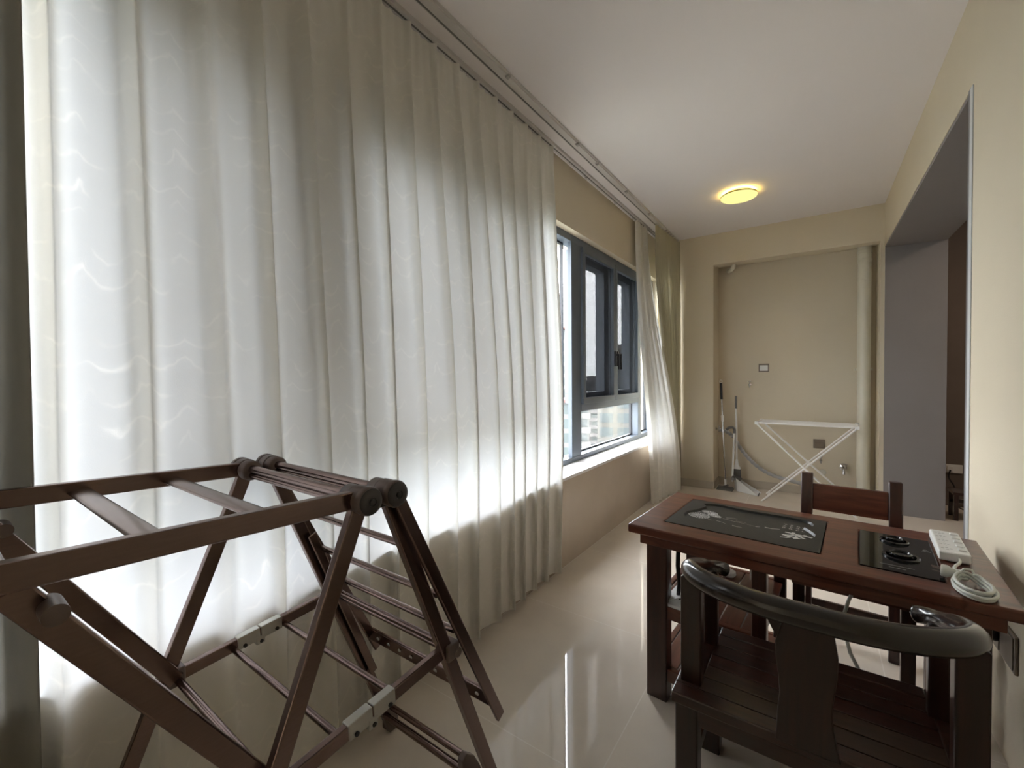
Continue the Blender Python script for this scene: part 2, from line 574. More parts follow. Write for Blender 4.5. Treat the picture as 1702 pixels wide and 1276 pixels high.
# right wall with wide opening
b = nb()
box(b, (XR, YB, 0), (DX, DY, ZC))
box(b, (XR, DY, DZ), (DX, YE, ZC))
struct('wall_right', b, 'wall')
b = nb()
box(b, (XR + 0.003, DY, DZ - 0.018), (DX, YE - 0.018, DZ))
box(b, (XR + 0.003, YE - 0.018, 0), (DX, YE, DZ))
box(b, (XR + 0.003, DY, 0), (DX, DY + 0.016, DZ))
struct('trim_2', b, 'grey')
b = nb()
box(b, (XR - 0.002, DY - 0.012, 0), (XR + 0.006, DY + 0.02, DZ + .004))
struct('trim_3', b, 'trim', bevel=0.001)
b = nb()
box(b, (XR - 0.004, DY - 0.048, 0), (XR, DY - 0.012, DZ - .002))
struct('trim_4', b, 'trimlight', bevel=0.0015)
b = nb(); box(b, (-1.8, YB - 0.1, 0), (0.95, YB, ZC)); struct('wall_back', b, 'wall')
# room beyond the opening
b = nb()
box(b, (DX, 5.75, 0), (3.5, 5.85, ZC)); box(b, (3.5, 1.2, 0), (3.6, 5.85, ZC)); box(b, (DX, 1.1, 0), (3.5, 1.2, ZC))
struct('wall_next_room', b, 'brown')
b = nb(); box(b, (0.95, 1.1, ZC), (3.6, 7.2, ZC + .12)); struct('ceiling_next_room', b, 'ceiling')
l = bpy.data.lights.new('next_room_fill', 'AREA'); l.energy = 4; l.size = 0.5; l.color = (1, 0.82, 0.66)  # unseen fill light, added to lift the dark room beyond the opening
lo = bpy.data.objects.new('next_room_fill', l); COL.objects.link(lo); lo.location = (1.9, 4.3, ZC - .03)

# sliding door leaf standing at the far side of the opening
d2 = sempty('door_1', (DX + .03, 3.6, 0))
b = nb(); box(b, (DX + 0.005, 4.44, 0.01), (DX + 0.045, 4.53, 2.40)); obj('stile', b, 'trimlight', d2, bevel=0.002)
b = nb(); box(b, (DX + 0.005, 2.56, 2.32), (DX + 0.045, 4.44, 2.40)); box(b, (DX + 0.005, 2.56, 0.01), (DX + 0.045, 4.44, 0.09)); box(b, (DX + 0.005, 2.56, .09), (DX + 0.045, 2.64, 2.32)); obj('door_frame', b, 'trim', d2, bevel=0.002)
b = nb(); box(b, (DX + 0.02, 2.64, .09), (DX + 0.028, 4.44, 2.32)); obj('pane', b, 'glass', d2)


# ------------------------------------------------------------------ windows
def frame_box(bm, y0, y1, z0, z1, x0=XF - 0.10, x1=XF):
    box(bm, (x0, y0, z0), (x1, y1, z1))


def sash(parent, y0, y1, z0, z1, hy=None, net='screen'):
    w = 0.048
    f = nb()
    for (a0, a1, c0, c1) in ((y0, y1, z0, z0 + w), (y0, y1, z1 - w, z1), (y0, y0 + w, z0 + w, z1 - w), (y1 - w, y1, z0 + w, z1 - w)):
        frame_box(f, a0, a1, c0, c1, XF - 0.035, XF + 0.018)
    s = obj('screen_sash', f, 'frame', parent, bevel=0.003)
    m_ = nb(); box(m_, (XF - .012, y0 + w, z0 + w), (XF - .010, y1 - w, z1 - w)); obj('insect_screen', m_, net, s)
    g = nb(); w2 = 0.085
    for (a0, a1, c0, c1) in ((y0, y1, z0, z0 + w2), (y0, y1, z1 - w2, z1), (y0, y0 + w2, z0 + w2, z1 - w2), (y1 - w2, y1, z0 + w2, z1 - w2)):
        frame_box(g, a0, a1, c0, c1, XF - 0.15, XF - 0.06)
    gs = obj('glass_sash', g, 'frame', parent, bevel=0.003)
    p = nb(); box(p, (XF - .115, y0 + w2, z0 + w2), (XF - .108, y1 - w2, z1 - w2)); obj('pane', p, 'glass', gs)
    if hy is not None:
        h = nb()
        box(h, (XF + 0.018, hy - 0.014, 1.36), (XF + 0.034, hy + 0.014, 1.50))
        box(h, (XF + 0.034, hy - 0.009, 1.455), (XF + 0.062, hy + 0.009, 1.475))
        box(h, (XF + 0.052, hy - 0.008, 1.33), (XF + 0.066, hy + 0.008, 1.475))
        obj('handle', h, 'blackp', s, bevel=0.003)
    return s


def window(name, y0, y1, posts, low=(), screens=(), transom=1.012, handles=()):
    w = sempty(name, (XF - 0.05, (y0 + y1) / 2, WZ0))
    f = nb()
    frame_box(f, y0, y1, WZ0 - 0.006, WZ0 + 0.032)
    frame_box(f, y0, y1, WZ1 - 0.055, WZ1)
    for a0, a1 in posts:
        if a1 - a0 < .006:
            continue
        thin = name == 'window_1' and a0 < 3
        frame_box(f, a0, a1, WZ0 + .032, WZ1 - .055, XF - (.035 if thin else .10))
    for a0, a1 in low:
        frame_box(f, a0, a1, transom - 0.028, transom + 0.028)
    obj('window_frame', f, 'frame', w, bevel=0.003)
    gs = nb()
    for a0, a1 in low:
        for (p0, p1, q0, q1) in ((a0, a1, WZ0 + .032, WZ0 + .046), (a0, a1, transom - .042, transom - .028), (a0, a0 + .014, WZ0 + .046, transom - .042), (a1 - .014, a1, WZ0 + .046, transom - .042)):
            frame_box(gs, p0, p1, q0, q1, XF - .095, XF - .07)
    edges = sorted(posts)
    panes = []
    for (a, bq) in zip(edges, edges[1:]):
        seg = (a[1], bq[0])
        lowseg = [s for s in low if abs(s[0] - seg[0]) < 0.02]
        if lowseg:
            panes.append((seg[0], seg[1], WZ0 + .032, transom - .028))
        else:
            panes.append((seg[0], seg[1], WZ0 + .032, WZ1 - .055))
            for (p0, p1, q0, q1) in ((seg[0], seg[1], WZ0 + .032, WZ0 + .046), (seg[0], seg[1], WZ1 - .069, WZ1 - .055), (seg[0], seg[0] + .014, WZ0 + .046, WZ1 - .069), (seg[1] - .014, seg[1], WZ0 + .046, WZ1 - .069)):
                frame_box(gs, p0, p1, q0, q1, XF - .095, XF - .07)
    obj('gasket', gs, 'frame_dark', w)
    for (p0, p1, q0, q1) in panes:
        p = nb(); box(p, (XF - .084, p0, q0), (XF - .078, p1, q1)); obj('pane', p, 'glass', w)
    for (s0, s1, hy) in screens:
        sash(w, s0, s1, transom + 0.03, WZ1 - .057, hy, 'screen' if name == 'window_1' else 'screen_fine')
    return w


window('window_1', 2.98, 5.02, [(2.98, 3.145), (4.505, 4.60), (4.97, 5.02)], low=[(3.145, 4.505)],
       screens=[(3.15, 3.838, 3.815), (3.842, 4.50, 3.868)])
window('window_2', 0.73, 2.98, [(0.73, 0.97), (2.25, 2.37), (2.976, 2.98)], low=[(0.97, 2.25)],
       screens=[(0.975, 1.605, 1.58), (1.612, 2.245, 1.64)])
window('window_3', -1.5, 0.73, [(-1.5, -1.42), (-0.55, -0.45), (0.215, 0.275), (0.715, 0.73)], low=[(0.275, 0.715)],
       screens=[(0.28, 0.71, 0.68)])

# ------------------------------------------------------------------ the city outside
b = nb(); box(b, (-400, -200, -46), (-6, 500, -45)); struct('ground_outside', b, 'ground')


def tower(name, label, ang, D, w, dep, ztop, mat, floor_h=3.0, balc=True, roof='froof', bay=3, zbot=-45, turn=0.0):
    c = Vector((-math.sin(math.radians(ang)) * D, math.cos(math.radians(ang)) * D, zbot))
    root = thing(name, label, 'building', c)
    T = Matrix.Translation(c) @ Matrix.Rotation(math.radians(ang + turn), 4, 'Z')
    H = ztop - zbot
    b = nb(); box(b, (-w / 2, 0, 0), (w / 2, dep, H)); obj('wall', b, mat, root, T=T)
    b = nb(); box(b, (-w / 2 - .3, -1.6, H), (w / 2 + .3, dep + .3, H + .5)); obj('roof', b, roof, root, T=T)
    b = nb(); box(b, (-w * .3, dep * .3, H + .5), (w * .25, dep * .7, H + 2.2)); obj('stair_tower', b, mat, root, T=T)
    n = int(min(H, 80) / floor_h)
    first = None; k = 0
    for i in range(1, n + 1):
        z = H - i * floor_h
        if z < 0:
            break
        for q in range(bay):
            x0 = -w / 2 + w * (q + .12) / bay
            x1 = -w / 2 + w * (q + .88) / bay
            g = nb(); box(g, (x0, -0.1, z + .5), (x1, 0.05, z + 2.5))
            obj('window', g, 'fglass', root, T=T)
            if balc and q % 2 == 1:
                g = nb()
                x0 = -w / 2 + w * q / bay - .2; x1 = -w / 2 + w * (q + 1) / bay + .2
                pts = [(x0, 0.0)] + [(x0 + (x1 - x0) * t / 6, -1.5 - .35 * math.sin(PI * t / 6)) for t in range(7)] + [(x1, 0.0)]
                prism(g, pts, z - .25, z + .85)
                obj('balcony', g, mat, root, T=T)
    return root


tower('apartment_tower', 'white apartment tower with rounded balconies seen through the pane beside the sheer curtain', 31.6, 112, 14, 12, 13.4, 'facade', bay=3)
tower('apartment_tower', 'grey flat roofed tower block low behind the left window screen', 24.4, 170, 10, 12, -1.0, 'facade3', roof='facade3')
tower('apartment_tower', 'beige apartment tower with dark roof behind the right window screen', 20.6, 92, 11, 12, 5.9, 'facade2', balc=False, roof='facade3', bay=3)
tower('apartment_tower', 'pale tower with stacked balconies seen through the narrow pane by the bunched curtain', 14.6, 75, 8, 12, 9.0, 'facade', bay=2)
tower('apartment_tower', 'distant pale tower whose balconies show in the low window pane', 27.0, 90, 6, 8, -4.2, 'facade', bay=2)


# ------------------------------------------------------------------ curtains
def cloth(fn, nu, nv, th=0.0012):
    bm = nb()
    V = [[bm.verts.new(fn(i / nu, j / nv)) for j in range(nv + 1)] for i in range(nu + 1)]
    for i in range(nu):
        for j in range(nv):
            bm.faces.new((V[i][j], V[i + 1][j], V[i + 1][j + 1], V[i][j + 1]))
    return bm


def lerp(a, b, t):
    return a + (b - a) * t


def sst(a, b, x):
    t = max(0, min(1, (x - a) / (b - a)))
    return t * t * (3 - 2 * t)


random.seed(11)
PL = 0.1525
pl_amp = [random.uniform(0.72, 1.2) for _ in range(60)]
pl_sh = [random.uniform(-0.25, 0.25) for _ in range(60)]


def noise1(k, arr):
    i = int(math.floor(k)); t = k - i
    t = t * t * (3 - 2 * t)
    return arr[i % 60] * (1 - t) + arr[(i + 1) % 60] * t


def sheer_fn(u, v):
    y0, y1 = 0.10, 2.52
    ztop, zbot = 2.790, 0.028
    z = lerp(ztop, zbot, v)
    yy = lerp(y0, y1, u)
    k = (yy - 1.262) / PL + 20
    ph = 2 * PI * k
    up = sst(2.25, 2.80, z)                   # 1 near the header
    # mean line: hangs from the track, pushed out by the sill, then drops
    xm = lerp(-1.432, -1.322, sst(2.9, 0.75, z))
    xm += 0.012 * math.sin(k * 0.9) * (1 - up)
    amp = noise1(k, pl_amp)
    # pinch pleat at the head: narrow ridge
    c = 0.5 + 0.5 * math.cos(ph)
    pin = (c ** 9) * 0.026 - 0.006
    # hanging folds: soft omega shape
    shift = noise1(k + 7, pl_sh) * sst(2.4, 1.0, z)
    p2 = ph + shift * 2.0 + 0.25 * math.sin(z * 1.3 + k * 0.7)
    sharp = math.cos(p2) + 0.28 * math.cos(2 * p2 + 0.6)
    fold = lerp(0.021, 0.030, sst(0.6, 2.2, z)) * amp * sharp
    g = sst(0.3, 1.2, yy)
    fold *= lerp(0.85, 1.0, g)
    x = xm + lerp(fold, pin, up)
    y = yy - (1 - up) * lerp(0.015, 0.034, sst(0.5, 1.4, yy)) * amp * math.sin(p2 * 1.0 + 0.5)
    # small creases in the header below the pleats
    x += up * (1 - c) * 0.004 * math.sin(3 * ph)
    if u > 0.97:
        y += 0.0
    # hem side swings inward a little at the free end
    y -= 0.12 * sst(1.6, 2.52, yy) * v
    z += 0.012 * math.sin(p2) * v * v
    return (x, y, z)


sh = obj('sheer_curtain', cloth(sheer_fn, 620, 60), 'sheer', smooth=True, at=(-1.38, 1.25, 0.02), angle=180)
tag(sh, 'long white sheer curtain in pinch pleats covering the window behind the bronze drying rack', 'curtain')
# folded hem of the sheer
def hem_fn(u, v):
    x, y, z = sheer_fn(u, lerp(0.962, 1.0, v))
    return (x + 0.0018, y, z + 0.0)
hm = obj('hem', cloth(hem_fn, 620, 2), 'sheer', sh, smooth=True, angle=180)


def bunch_fn(u, v):
    z = lerp(2.790, 0.045, v)
    w = sst(0.02, 1.0, v)
    y0 = lerp(4.13, 4.06, w); y1 = lerp(4.46, 4.76, w)
    x0 = lerp(-1.43, -1.265, w); x1 = lerp(-1.43, -1.175, w)
    k = u * 6.0
    ph = 2 * PI * k
    a = lerp(0.020, 0.030, w) * (0.75 + 0.4 * math.sin(k * 1.7 + 1))
    n = Vector((1.0, -0.25)).normalized()
    q = a * (math.cos(ph + 0.5 * math.sin(v * 3)) + 0.3 * math.cos(2 * ph + 1))
    x = lerp(x0, x1, u ** 1.1) + n.x * q
    y = lerp(y0, y1, u) + n.y * q - 0.012 * math.sin(ph)
    # the edge hangs in a soft swag
    x += 0.02 * math.sin(PI * v) * u
    return (x, y, z + 0.01 * math.sin(ph) * v)


o = obj('sheer_curtain', cloth(bunch_fn, 260, 60), 'sheer', smooth=True, at=(-1.3, 4.5, 0.04), angle=180)
tag(o, 'short white sheer curtain bunched at the far side of the open window', 'curtain')


def drape_fn(y0, y1, x0, x1, n, amp, seed, ztop=2.795, zbot=0.02, shift=0.0):
    rnd = random.Random(seed)
    A = [rnd.uniform(0.7, 1.25) for _ in range(60)]

    def fn(u, v):
        z = lerp(ztop, zbot, v)
        k = u * n
        ph = 2 * PI * k
        a = amp * noise1(k, A) * lerp(0.55, 1.0, sst(0, 0.4, v))
        s = math.cos(ph + 0.3 * math.sin(2 * v + k)) + 0.25 * math.cos(2 * ph + 0.8)
        x = lerp(x0, x1, u) + a * s
        y = lerp(y0 + (shift * sst(.1, .45, v) + shift * .6 * sst(.45, 1, v)), y1, u) - a * 0.7 * math.sin(ph + 0.5)
        return (x, y, z)
    return fn


o = obj('drape', cloth(drape_fn(-1.25, 0.148, -1.318, -1.318, 11, 0.020, 3), 330, 40), 'drape_shaded', smooth=True, at=(-1.285, -.5, 0.02), angle=180)
tag(o, 'thick beige drape in a shade-darkened tone hanging at the left edge of the picture', 'curtain')
o = obj('drape', cloth(drape_fn(4.36, 5.11, -1.312, -1.268, 12, 0.018, 5, shift=0.22), 260, 40), 'drape', smooth=True, at=(-1.285, 4.85, 0.02), angle=180)
tag(o, 'tightly gathered beige drape between the short white sheer and the far wall', 'curtain')

# rails and gliders
rt = thing('curtain_rail', 'grey aluminium curtain rail close to the window wall carrying the sheers', 'curtain rail', (-1.43, 1.6, ZC - .02))
b = nb(); box(b, (-1.452, YB + .05, ZC - 0.020), (-1.412, YE - .02, ZC - 0.0005)); obj('track', b, 'rail', rt, bevel=0.002)
b = nb(); box(b, (-1.436, YB + .05, ZC - 0.0215), (-1.428, YE - .02, ZC - 0.019)); obj('slot', b, 'railslot', rt)
ys = [1.262 + PL * k for k in range(-7, 9)] + [3.02, 3.60, 4.05, 4.16, 4.24, 4.32, 4.40, 4.48]
for y in ys:
    b = nb(); box(b, (-1.437, y - .006, ZC - .034), (-1.427, y + .006, ZC - .018)); sweep(b, [(-1.432 + .008 * math.cos(t), y, ZC - .040 + .008 * math.sin(t)) for t in [i * PI / 5 for i in range(10)]], 0.0016, 6, closed=True)
    obj('glider', b, 'glider', rt)
rt = thing('curtain_rail', 'second grey curtain rail further from the window wall carrying the drapes', 'curtain rail', (-1.31, 1.6, ZC - .02))
b = nb(); box(b, (-1.336, YB + .05, ZC - 0.016), (-1.272, YE - .02, ZC - 0.0005)); obj('track', b, 'rail', rt, bevel=0.002)
b = nb(); box(b, (-1.329, YB + .05, ZC - 0.0175), (-1.321, YE - .02, ZC - 0.015)); obj('slot', b, 'railslot', rt)
b = nb(); box(b, (-1.286, YB + .05, ZC - 0.024), (-1.276, YE - .02, ZC - 0.015)); obj('lip', b, 'rail', rt)
for y in (0.9, 1.78, 2.56, 2.87, 3.45, 4.05, 4.62, 4.7, 4.78, 4.86, 4.94, 5.02):
    b = nb(); box(b, (-1.286, y - .008, ZC - .034), (-1.262, y + .008, ZC - .022)); sweep(b, [(-1.272 + .008 * math.cos(t), y, ZC - .036 + .008 * math.sin(t)) for t in [i * PI / 5 for i in range(10)]], 0.0018, 6, closed=True)
    obj('glider', b, 'glider', rt)

# ------------------------------------------------------------------ ceiling lamp
LC = (-0.530, 4.10)
lp = thing('ceiling_lamp', 'round flat ceiling lamp glowing yellow near the far end of the ceiling', 'lamp', (*LC, ZC))
b = nb(); lathe(b, [(0.0, -.001), (0.105, -.001), (0.105, -.012), (0.0, -.012)], (*LC, ZC)); obj('lamp_base', b, 'lampbase', lp, smooth=True)
b = nb(); lathe(b, [(0.0, -.0125), (0.112, -.0125), (0.112, -.0165), (0.0, -.0165)], (*LC, ZC), seg=48); obj('back_light', b, 'lampback', lp, smooth=True)
b = nb(); lathe(b, [(0.0, -.020), (0.134, -.020), (0.141, -.026), (0.1405, -.036)], (*LC, ZC), seg=64); obj('lamp_rim', b, 'lampbase', lp, smooth=True)
b = nb(); lathe(b, [(0.1395, -.036), (0.137, -.043), (0.12, -.047), (0.06, -.049), (0.0, -.0495)], (*LC, ZC), seg=64); obj('lamp_shade', b, 'lamp', lp, smooth=True)

# ------------------------------------------------------------------ bronze drying rack
rk = thing('drying_rack', 'bronze metal folding clothes drying rack with one wing raised, standing by the sheer curtain', 'drying rack', (-1.005, 0.55, 0))
XN, XFAR = -0.752, -1.258
HR, HL = (0.588, 1.025), (0.522, 1.025)


def yz(x, p):
    return (x, p[0], p[1])


def bar_n(name, x, p0, p1, w=0.018, h=0.034, mat='bronze', parent=None):
    """flat bar lying in a side plane of the rack (thin across x)"""
    b = nb()
    d = Vector((0, p1[0] - p0[0], p1[1] - p0[1])).normalized()
    up = Vector((1, 0, 0)).cross(d)
    beam(b, yz(x, p0), yz(x, p1), w, h, up=up)
    return obj(name, b, mat, parent or rk, bevel=0.003)


FOOT_R, FOOT_L = (0.990, 0.02), (0.118, 0.02)
WEND = (0.958, 0.30)
for side, x in (('n', XN), ('f', XFAR)):
    s = 1 if side == 'n' else -1
    # legs
    lg = bar_n('leg', x, (HR[0] + .006, HR[1] - .02), FOOT_R, 0.020, 0.034)
    b = nb(); box(b, (x - .016, FOOT_R[0] - .024, 0), (x + .016, FOOT_R[0] + .024, .032)); obj('rubber_foot', b, 'bronze_cap', lg, bevel=0.004)
    lg = bar_n('leg', x, (HL[0] - .006, HL[1] - .02), FOOT_L, 0.020, 0.034)
    b = nb(); box(b, (x - .016, FOOT_L[0] - .024, 0), (x + .016, FOOT_L[0] + .024, .032)); obj('rubber_foot', b, 'bronze_cap', lg, bevel=0.004)
    # hinge knuckles: a drum of rings with a dark end cap, one per leg
    for (hy, hz) in (HR, HL):
        b = nb()
        lathe(b, [(0, -.040), (.022, -.040), (.026, -.036), (.026, -.012), (.0245, -.011), (.0245, -.009), (.0275, -.008), (.0275, .018), (.0265, .020), (.0265, .022), (.0285, .023), (.0285, .034), (.026, .037), (0, .037)],
              (x, hy, hz), axis=(s, 0, 0), seg=36)
        hg = obj('hinge', b, 'bronze_cap', rk, smooth=True, angle=50)
        b = nb()
        lathe(b, [(.0255, .0365), (.0262, .039), (.024, .042), (.016, .0435), (.009, .0435), (.0085, .0415), (.0062, .0415), (.006, .045), (.003, .0455), (0, .0455)],
              (x, hy, hz), axis=(s, 0, 0), seg=36)
        obj('end_cap', b, 'bronze_disc', hg, smooth=True, angle=50)
    b = nb(); box(b, (x - .012, HL[0], HL[1] - .028), (x + .012, HR[0], HL[1] + .002)); tube(b, (x - s * .01, (HL[0] + HR[0]) / 2, HL[1] - .012), (x + s * .02, (HL[0] + HR[0]) / 2, HL[1] - .012), .006, 12)
    obj('link_plate', b, 'bronze_disc', rk, bevel=0.002)
    # raised left wing arm and hanging right wing arm
    bar_n('wing_arm', x, (HL[0] - .018, HL[1] + .002), (-0.30, 1.062), 0.020, 0.036)
    bar_n('wing_arm', x + s * .002 + s * .021, (HR[0] + .014, HR[1] - .016), WEND, 0.012, 0.030)
    # strut from the raised wing down to the leg
    st = bar_n('strut', x - s * .022, (0.060, 1.025), (0.352, 0.555), 0.014, 0.034)
    b = nb(); tube(b, (x - s * .03, 0.095, 0.99), (x + s * .016, 0.095, 0.99), .013, 20); obj('pivot', b, 'bronze_cap', st, smooth=True)
    # the folded strut on the right side
    bar_n('strut', x - s * .024, (0.69, 0.80), (0.905, 0.26), 0.010, 0.026)
    # folding cross brace with steel hinge in the middle
    br = bar_n('brace', x - s * .006, (0.352, 0.556), (0.775, 0.583), 0.018, 0.030)
    b = nb()
    for q, (ya, yb) in enumerate(((0.488, 0.544), (0.547, 0.603))):
        za, zb = 0.5655 + (ya - .488) * .062, 0.5655 + (yb - .488) * .062
        beam(b, (x - s * .006, ya, za), (x - s * .006, yb, zb), 0.0225, 0.034)
    box(b, (x - s * .006 - .013, .534, .540), (x - s * .006 + .013, .556, .562))
    hp = obj('hinge_plate', b, 'steel', br, bevel=0.002)
    b = nb()
    for yy, zz in ((0.505, .556), (0.546, .548), (0.588, .562)):
        tube(b, (x - s * .006 - .0145, yy, zz), (x - s * .006 + .0145, yy, zz), .005, 10)
    obj('rivet', b, 'blackp', hp)
    # bracket blocks
    b = nb(); box(b, (x - .021, 0.332, 0.535), (x + .021, 0.372, 0.578)); obj('bracket', b, 'bronze_cap', rk, bevel=0.003)
    b = nb(); box(b, (x - .019, 0.755, 0.562), (x + .019, 0.795, 0.602)); tube(b, (x - .022, .79, .573), (x + .022, .79, .573), .012, 16); obj('bracket', b, 'bronze_cap', rk, bevel=0.003)
    # curved foot bracket of the base rail
    xb = XN - .085 if side == 'n' else XFAR + .02
    b = nb()
    prism(b, [(.905, .155), (.925, .165), (.958, .135), (.985, .085), (1.0, .03), (1.0, .004), (.965, .004), (.955, .03), (.94, .07), (.925, .10), (.908, .12)], xb - .011, xb + .011, axis='X')
    obj('foot_bracket', b, 'bronze_cap', rk, bevel=0.003)


def rod(name, p, r=0.0085, mat='bronze', x0=XFAR, x1=XN, ell=None):
    b = nb()
    sweep(b, [(x0, p[0], p[1]), (x1, p[0], p[1])], r, 14, ell=ell)
    return obj(name, b, mat, rk, smooth=True)


for hp_ in (HR, HL):       # paired top rails with a groove
    b = nb()
    tube(b, (XFAR + .03, hp_[0], hp_[1] + .004), (XN - .03, hp_[0], hp_[1] + .004), .0105, 14)
    tube(b, (XFAR + .03, hp_[0] - .002, hp_[1] - .012), (XN - .03, hp_[0] - .002, hp_[1] - .012), .008, 14)
    obj('top_rail', b, 'bronze', rk, smooth=True)


def wingpt(t, a, e):
    return (lerp(a[0], e[0], t), lerp(a[1], e[1], t))


for dist in (.150, .305, .435, .72):
    L = math.hypot(WEND[0] - .602, WEND[1] - 1.009)
    p = wingpt(dist / L, (.602, 1.009), WEND)
    if dist < .7:
        rod('rung', (p[0], p[1]), .0085, ell=(1.25, .9))
    else:
        b = nb(); beam(b, (XFAR - .02, *p), (XN + .02, *p), .011, .030, up=(0, .35, 1)); sweep(b, [(XFAR - .02, p[0] + .008, p[1] + .012), (XN + .02, p[0] + .008, p[1] + .012)], .006, 10)
        hb = obj('hook_rail', b, 'bronze', rk, bevel=0.002)
        b = nb()
        for q in range(9):
            xx = lerp(XFAR + .03, XN - .03, q / 8)
            lathe(b, [(0, 0), (.0065, 0), (.0065, .002), (0, .002)], (xx, p[0] + .006, p[1] + .0), axis=(0, 1, .3), seg=14)
            lathe(b, [(0, -.0145), (.0065, -.0145), (.0065, -.012), (0, -.012)], (xx, p[0] + .006, p[1] + .004), axis=(0, 1, .3), seg=14)
        obj('hook_hole', b, 'steel', hb)
for (yy, zz) in ((.355, 1.030), (.200, 1.037), (.045, 1.044), (-.11, 1.051), (-.27, 1.058)):
    b = nb(); sweep(b, [(XFAR, yy, zz), (XN, yy, zz)], .012, 16, ell=(1.6, .45)); obj('rung', b, 'bronze', rk, smooth=True)
rod('rung', (.480, .556), .0075)
rod('rung', (.612, .563), .0075)
rod('rung', (.358, .548), .0085)
b = nb(); tube(b, (XFAR, .768, .596), (XN, .768, .596), .0085, 14); tube(b, (XFAR, .772, .580), (XN, .772, .580), .0065, 14); obj('rung', b, 'bronze', rk, smooth=True)
b = nb(); tube(b, (XFAR, .960, .110), (XN - .08, .960, .110), .0095, 14); obj('base_rail', b, 'bronze', rk, smooth=True)
b = nb(); tube(b, (XFAR, .945, .082), (XN - .08, .945, .082), .0115, 14); obj('base_rail', b, 'bronze', rk, smooth=True)
b = nb(); tube(b, (XFAR, .130, .060), (XN, .130, .060), .0095, 14); obj('base_rail', b, 'bronze', rk, smooth=True)

# ------------------------------------------------------------------ tea table
TT = Matrix.Translation((-0.068, 1.925, 0)) @ Matrix.Rotation(math.radians(-3.8), 4, 'Z')
TZ = 0.675
tb = thing('tea_table', 'dark red rosewood tea table with inset black tray and hob, standing against the right wall', 'table', (-0.068, 1.925, 0))
hx, hy = 0.525, 0.298
tx0, tx1, ty0, ty1 = -0.418, 0.099, -0.182, 0.215
gx0, gx1, gy0, gy1 = 0.200, 0.392, -0.205, 0.178
b = nb()
grid_slab(b, [-hx, tx0, tx1, gx0, gx1, hx], sorted([-hy, gy0, ty0, gy1, ty1, hy]), TZ - 0.034, TZ,
          [(1, 2), (1, 3), (3, 1), (3, 2)])
bmesh.ops.remove_doubles(b, verts=b.verts, dist=1e-5)
tt = obj('tabletop', b, 'wood', tb, T=TT, bevel=0.006, bseg=3)
boxes('recess_floor', 'wooddark', tt, [((tx0, ty0, TZ - .034), (tx1, ty1, TZ - .026)), ((gx0, gy0, TZ - .034), (gx1, gy1, TZ - .026))], T=TT)
boxes('apron', 'wood', tb, [((-hx + .045, -hy + .016, TZ - .072), (hx - .03, -hy + .040, TZ - .034)), ((-hx + .045, hy - .040, TZ - .072), (hx - .03, hy - .016, TZ - .034)),
      ((-hx + .060, -hy + .040, TZ - .072), (-hx + .082, hy - .040, TZ - .034)), ((hx - .075, -hy + .04, TZ - .072), (hx - .055, hy - .04, TZ - .034))], T=TT, bevel=0.002)
LEGS = [(-hx + .070, -hy + .018), (-hx + .070, hy - .078), (hx - .135, -hy + .018), (hx - .135, hy - .078)]
for (lx, ly) in LEGS:
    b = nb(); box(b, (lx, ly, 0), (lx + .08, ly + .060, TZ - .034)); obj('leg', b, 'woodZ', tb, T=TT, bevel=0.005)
for ly in (-hy + .03, hy - .075):
    b = nb(); box(b, (-.088, ly, .0), (-.043, ly + .045, TZ - .072)); obj('leg', b, 'woodZ', tb, T=TT, bevel=0.004)
for zz in (0.375, 0.13):
    boxes('shelf_rail', 'wood', tb, [((-hx + .135, -hy + .026, zz - .05), (-.088, -hy + .05, zz)), ((-hx + .135, hy - .06, zz - .05), (-.088, hy - .036, zz)),
          ((-hx + .08, -hy + .078, zz - .05), (-hx + .104, hy - .078, zz))], T=TT, bevel=0.003)
    n = 5
    X0, X1 = -hx + .108, -.05
    for q in range(n):
        a = lerp(X0, X1, q / n); c = lerp(X0, X1, (q + 1) / n) - .004
        b = nb(); box(b, (a, -hy + .052, zz - .018), (c, hy - .062, zz - .002)); obj('shelf_board', b, 'woodY', tb, T=TT, bevel=0.0015)

# stone tea tray let into the top
tr = thing('tea_tray', 'black stone tea tray with white lotus and character engraving set in the table top', 'tray', TT @ Vector(((tx0 + tx1) / 2, (ty0 + ty1) / 2, TZ - .025)))
e = 0.0015


def closed_curve(pts, n=8):
    out = []
    m = len(pts)
    for i in range(m):
        p0, p1, p2, p3 = (Vector(pts[(i + k - 1) % m]) for k in range(4))
        for j in range(n):
            t = j / n
            out.append(0.5 * ((2 * p1) + (-p0 + p2) * t + (2 * p0 - 5 * p1 + 4 * p2 - p3) * t * t + (-p0 + 3 * p1 - 3 * p2 + p3) * t ** 3))
    return out


# the carved basin outline (local table coordinates)
basin = closed_curve([(-.360, .060), (-.340, .130), (-.385 + .03, .165), (-.30, .190), (-.21, .178), (-.12, .180), (-.02, .182), (.045, .168), (.060, .120), (.035, .085),
                      (.055, .050), (.075, .005), (.060, -.050), (.01, -.085), (-.10, -.110), (-.22, -.120), (-.32, -.105), (-.375, -.06), (-.385, .0)], 6)
b = nb()
outer = [(tx0 + e, ty0 + e), (tx1 - e, ty0 + e), (tx1 - e, ty1 - e), (tx0 + e, ty1 - e)]
# rim surface as ring between outline rectangle and basin, then wall down and basin floor
nB = len(basin)
cx, cy = -.16, .03


def rectpt(p):
    dx, dy = p[0] - cx, p[1] - cy
    t = min([((tx1 - e) - cx) / dx if dx > 1e-9 else 9e9, ((tx0 + e) - cx) / dx if dx < -1e-9 else 9e9,
             ((ty1 - e) - cy) / dy if dy > 1e-9 else 9e9, ((ty0 + e) - cy) / dy if dy < -1e-9 else 9e9])
    return (cx + dx * t, cy + dy * t)


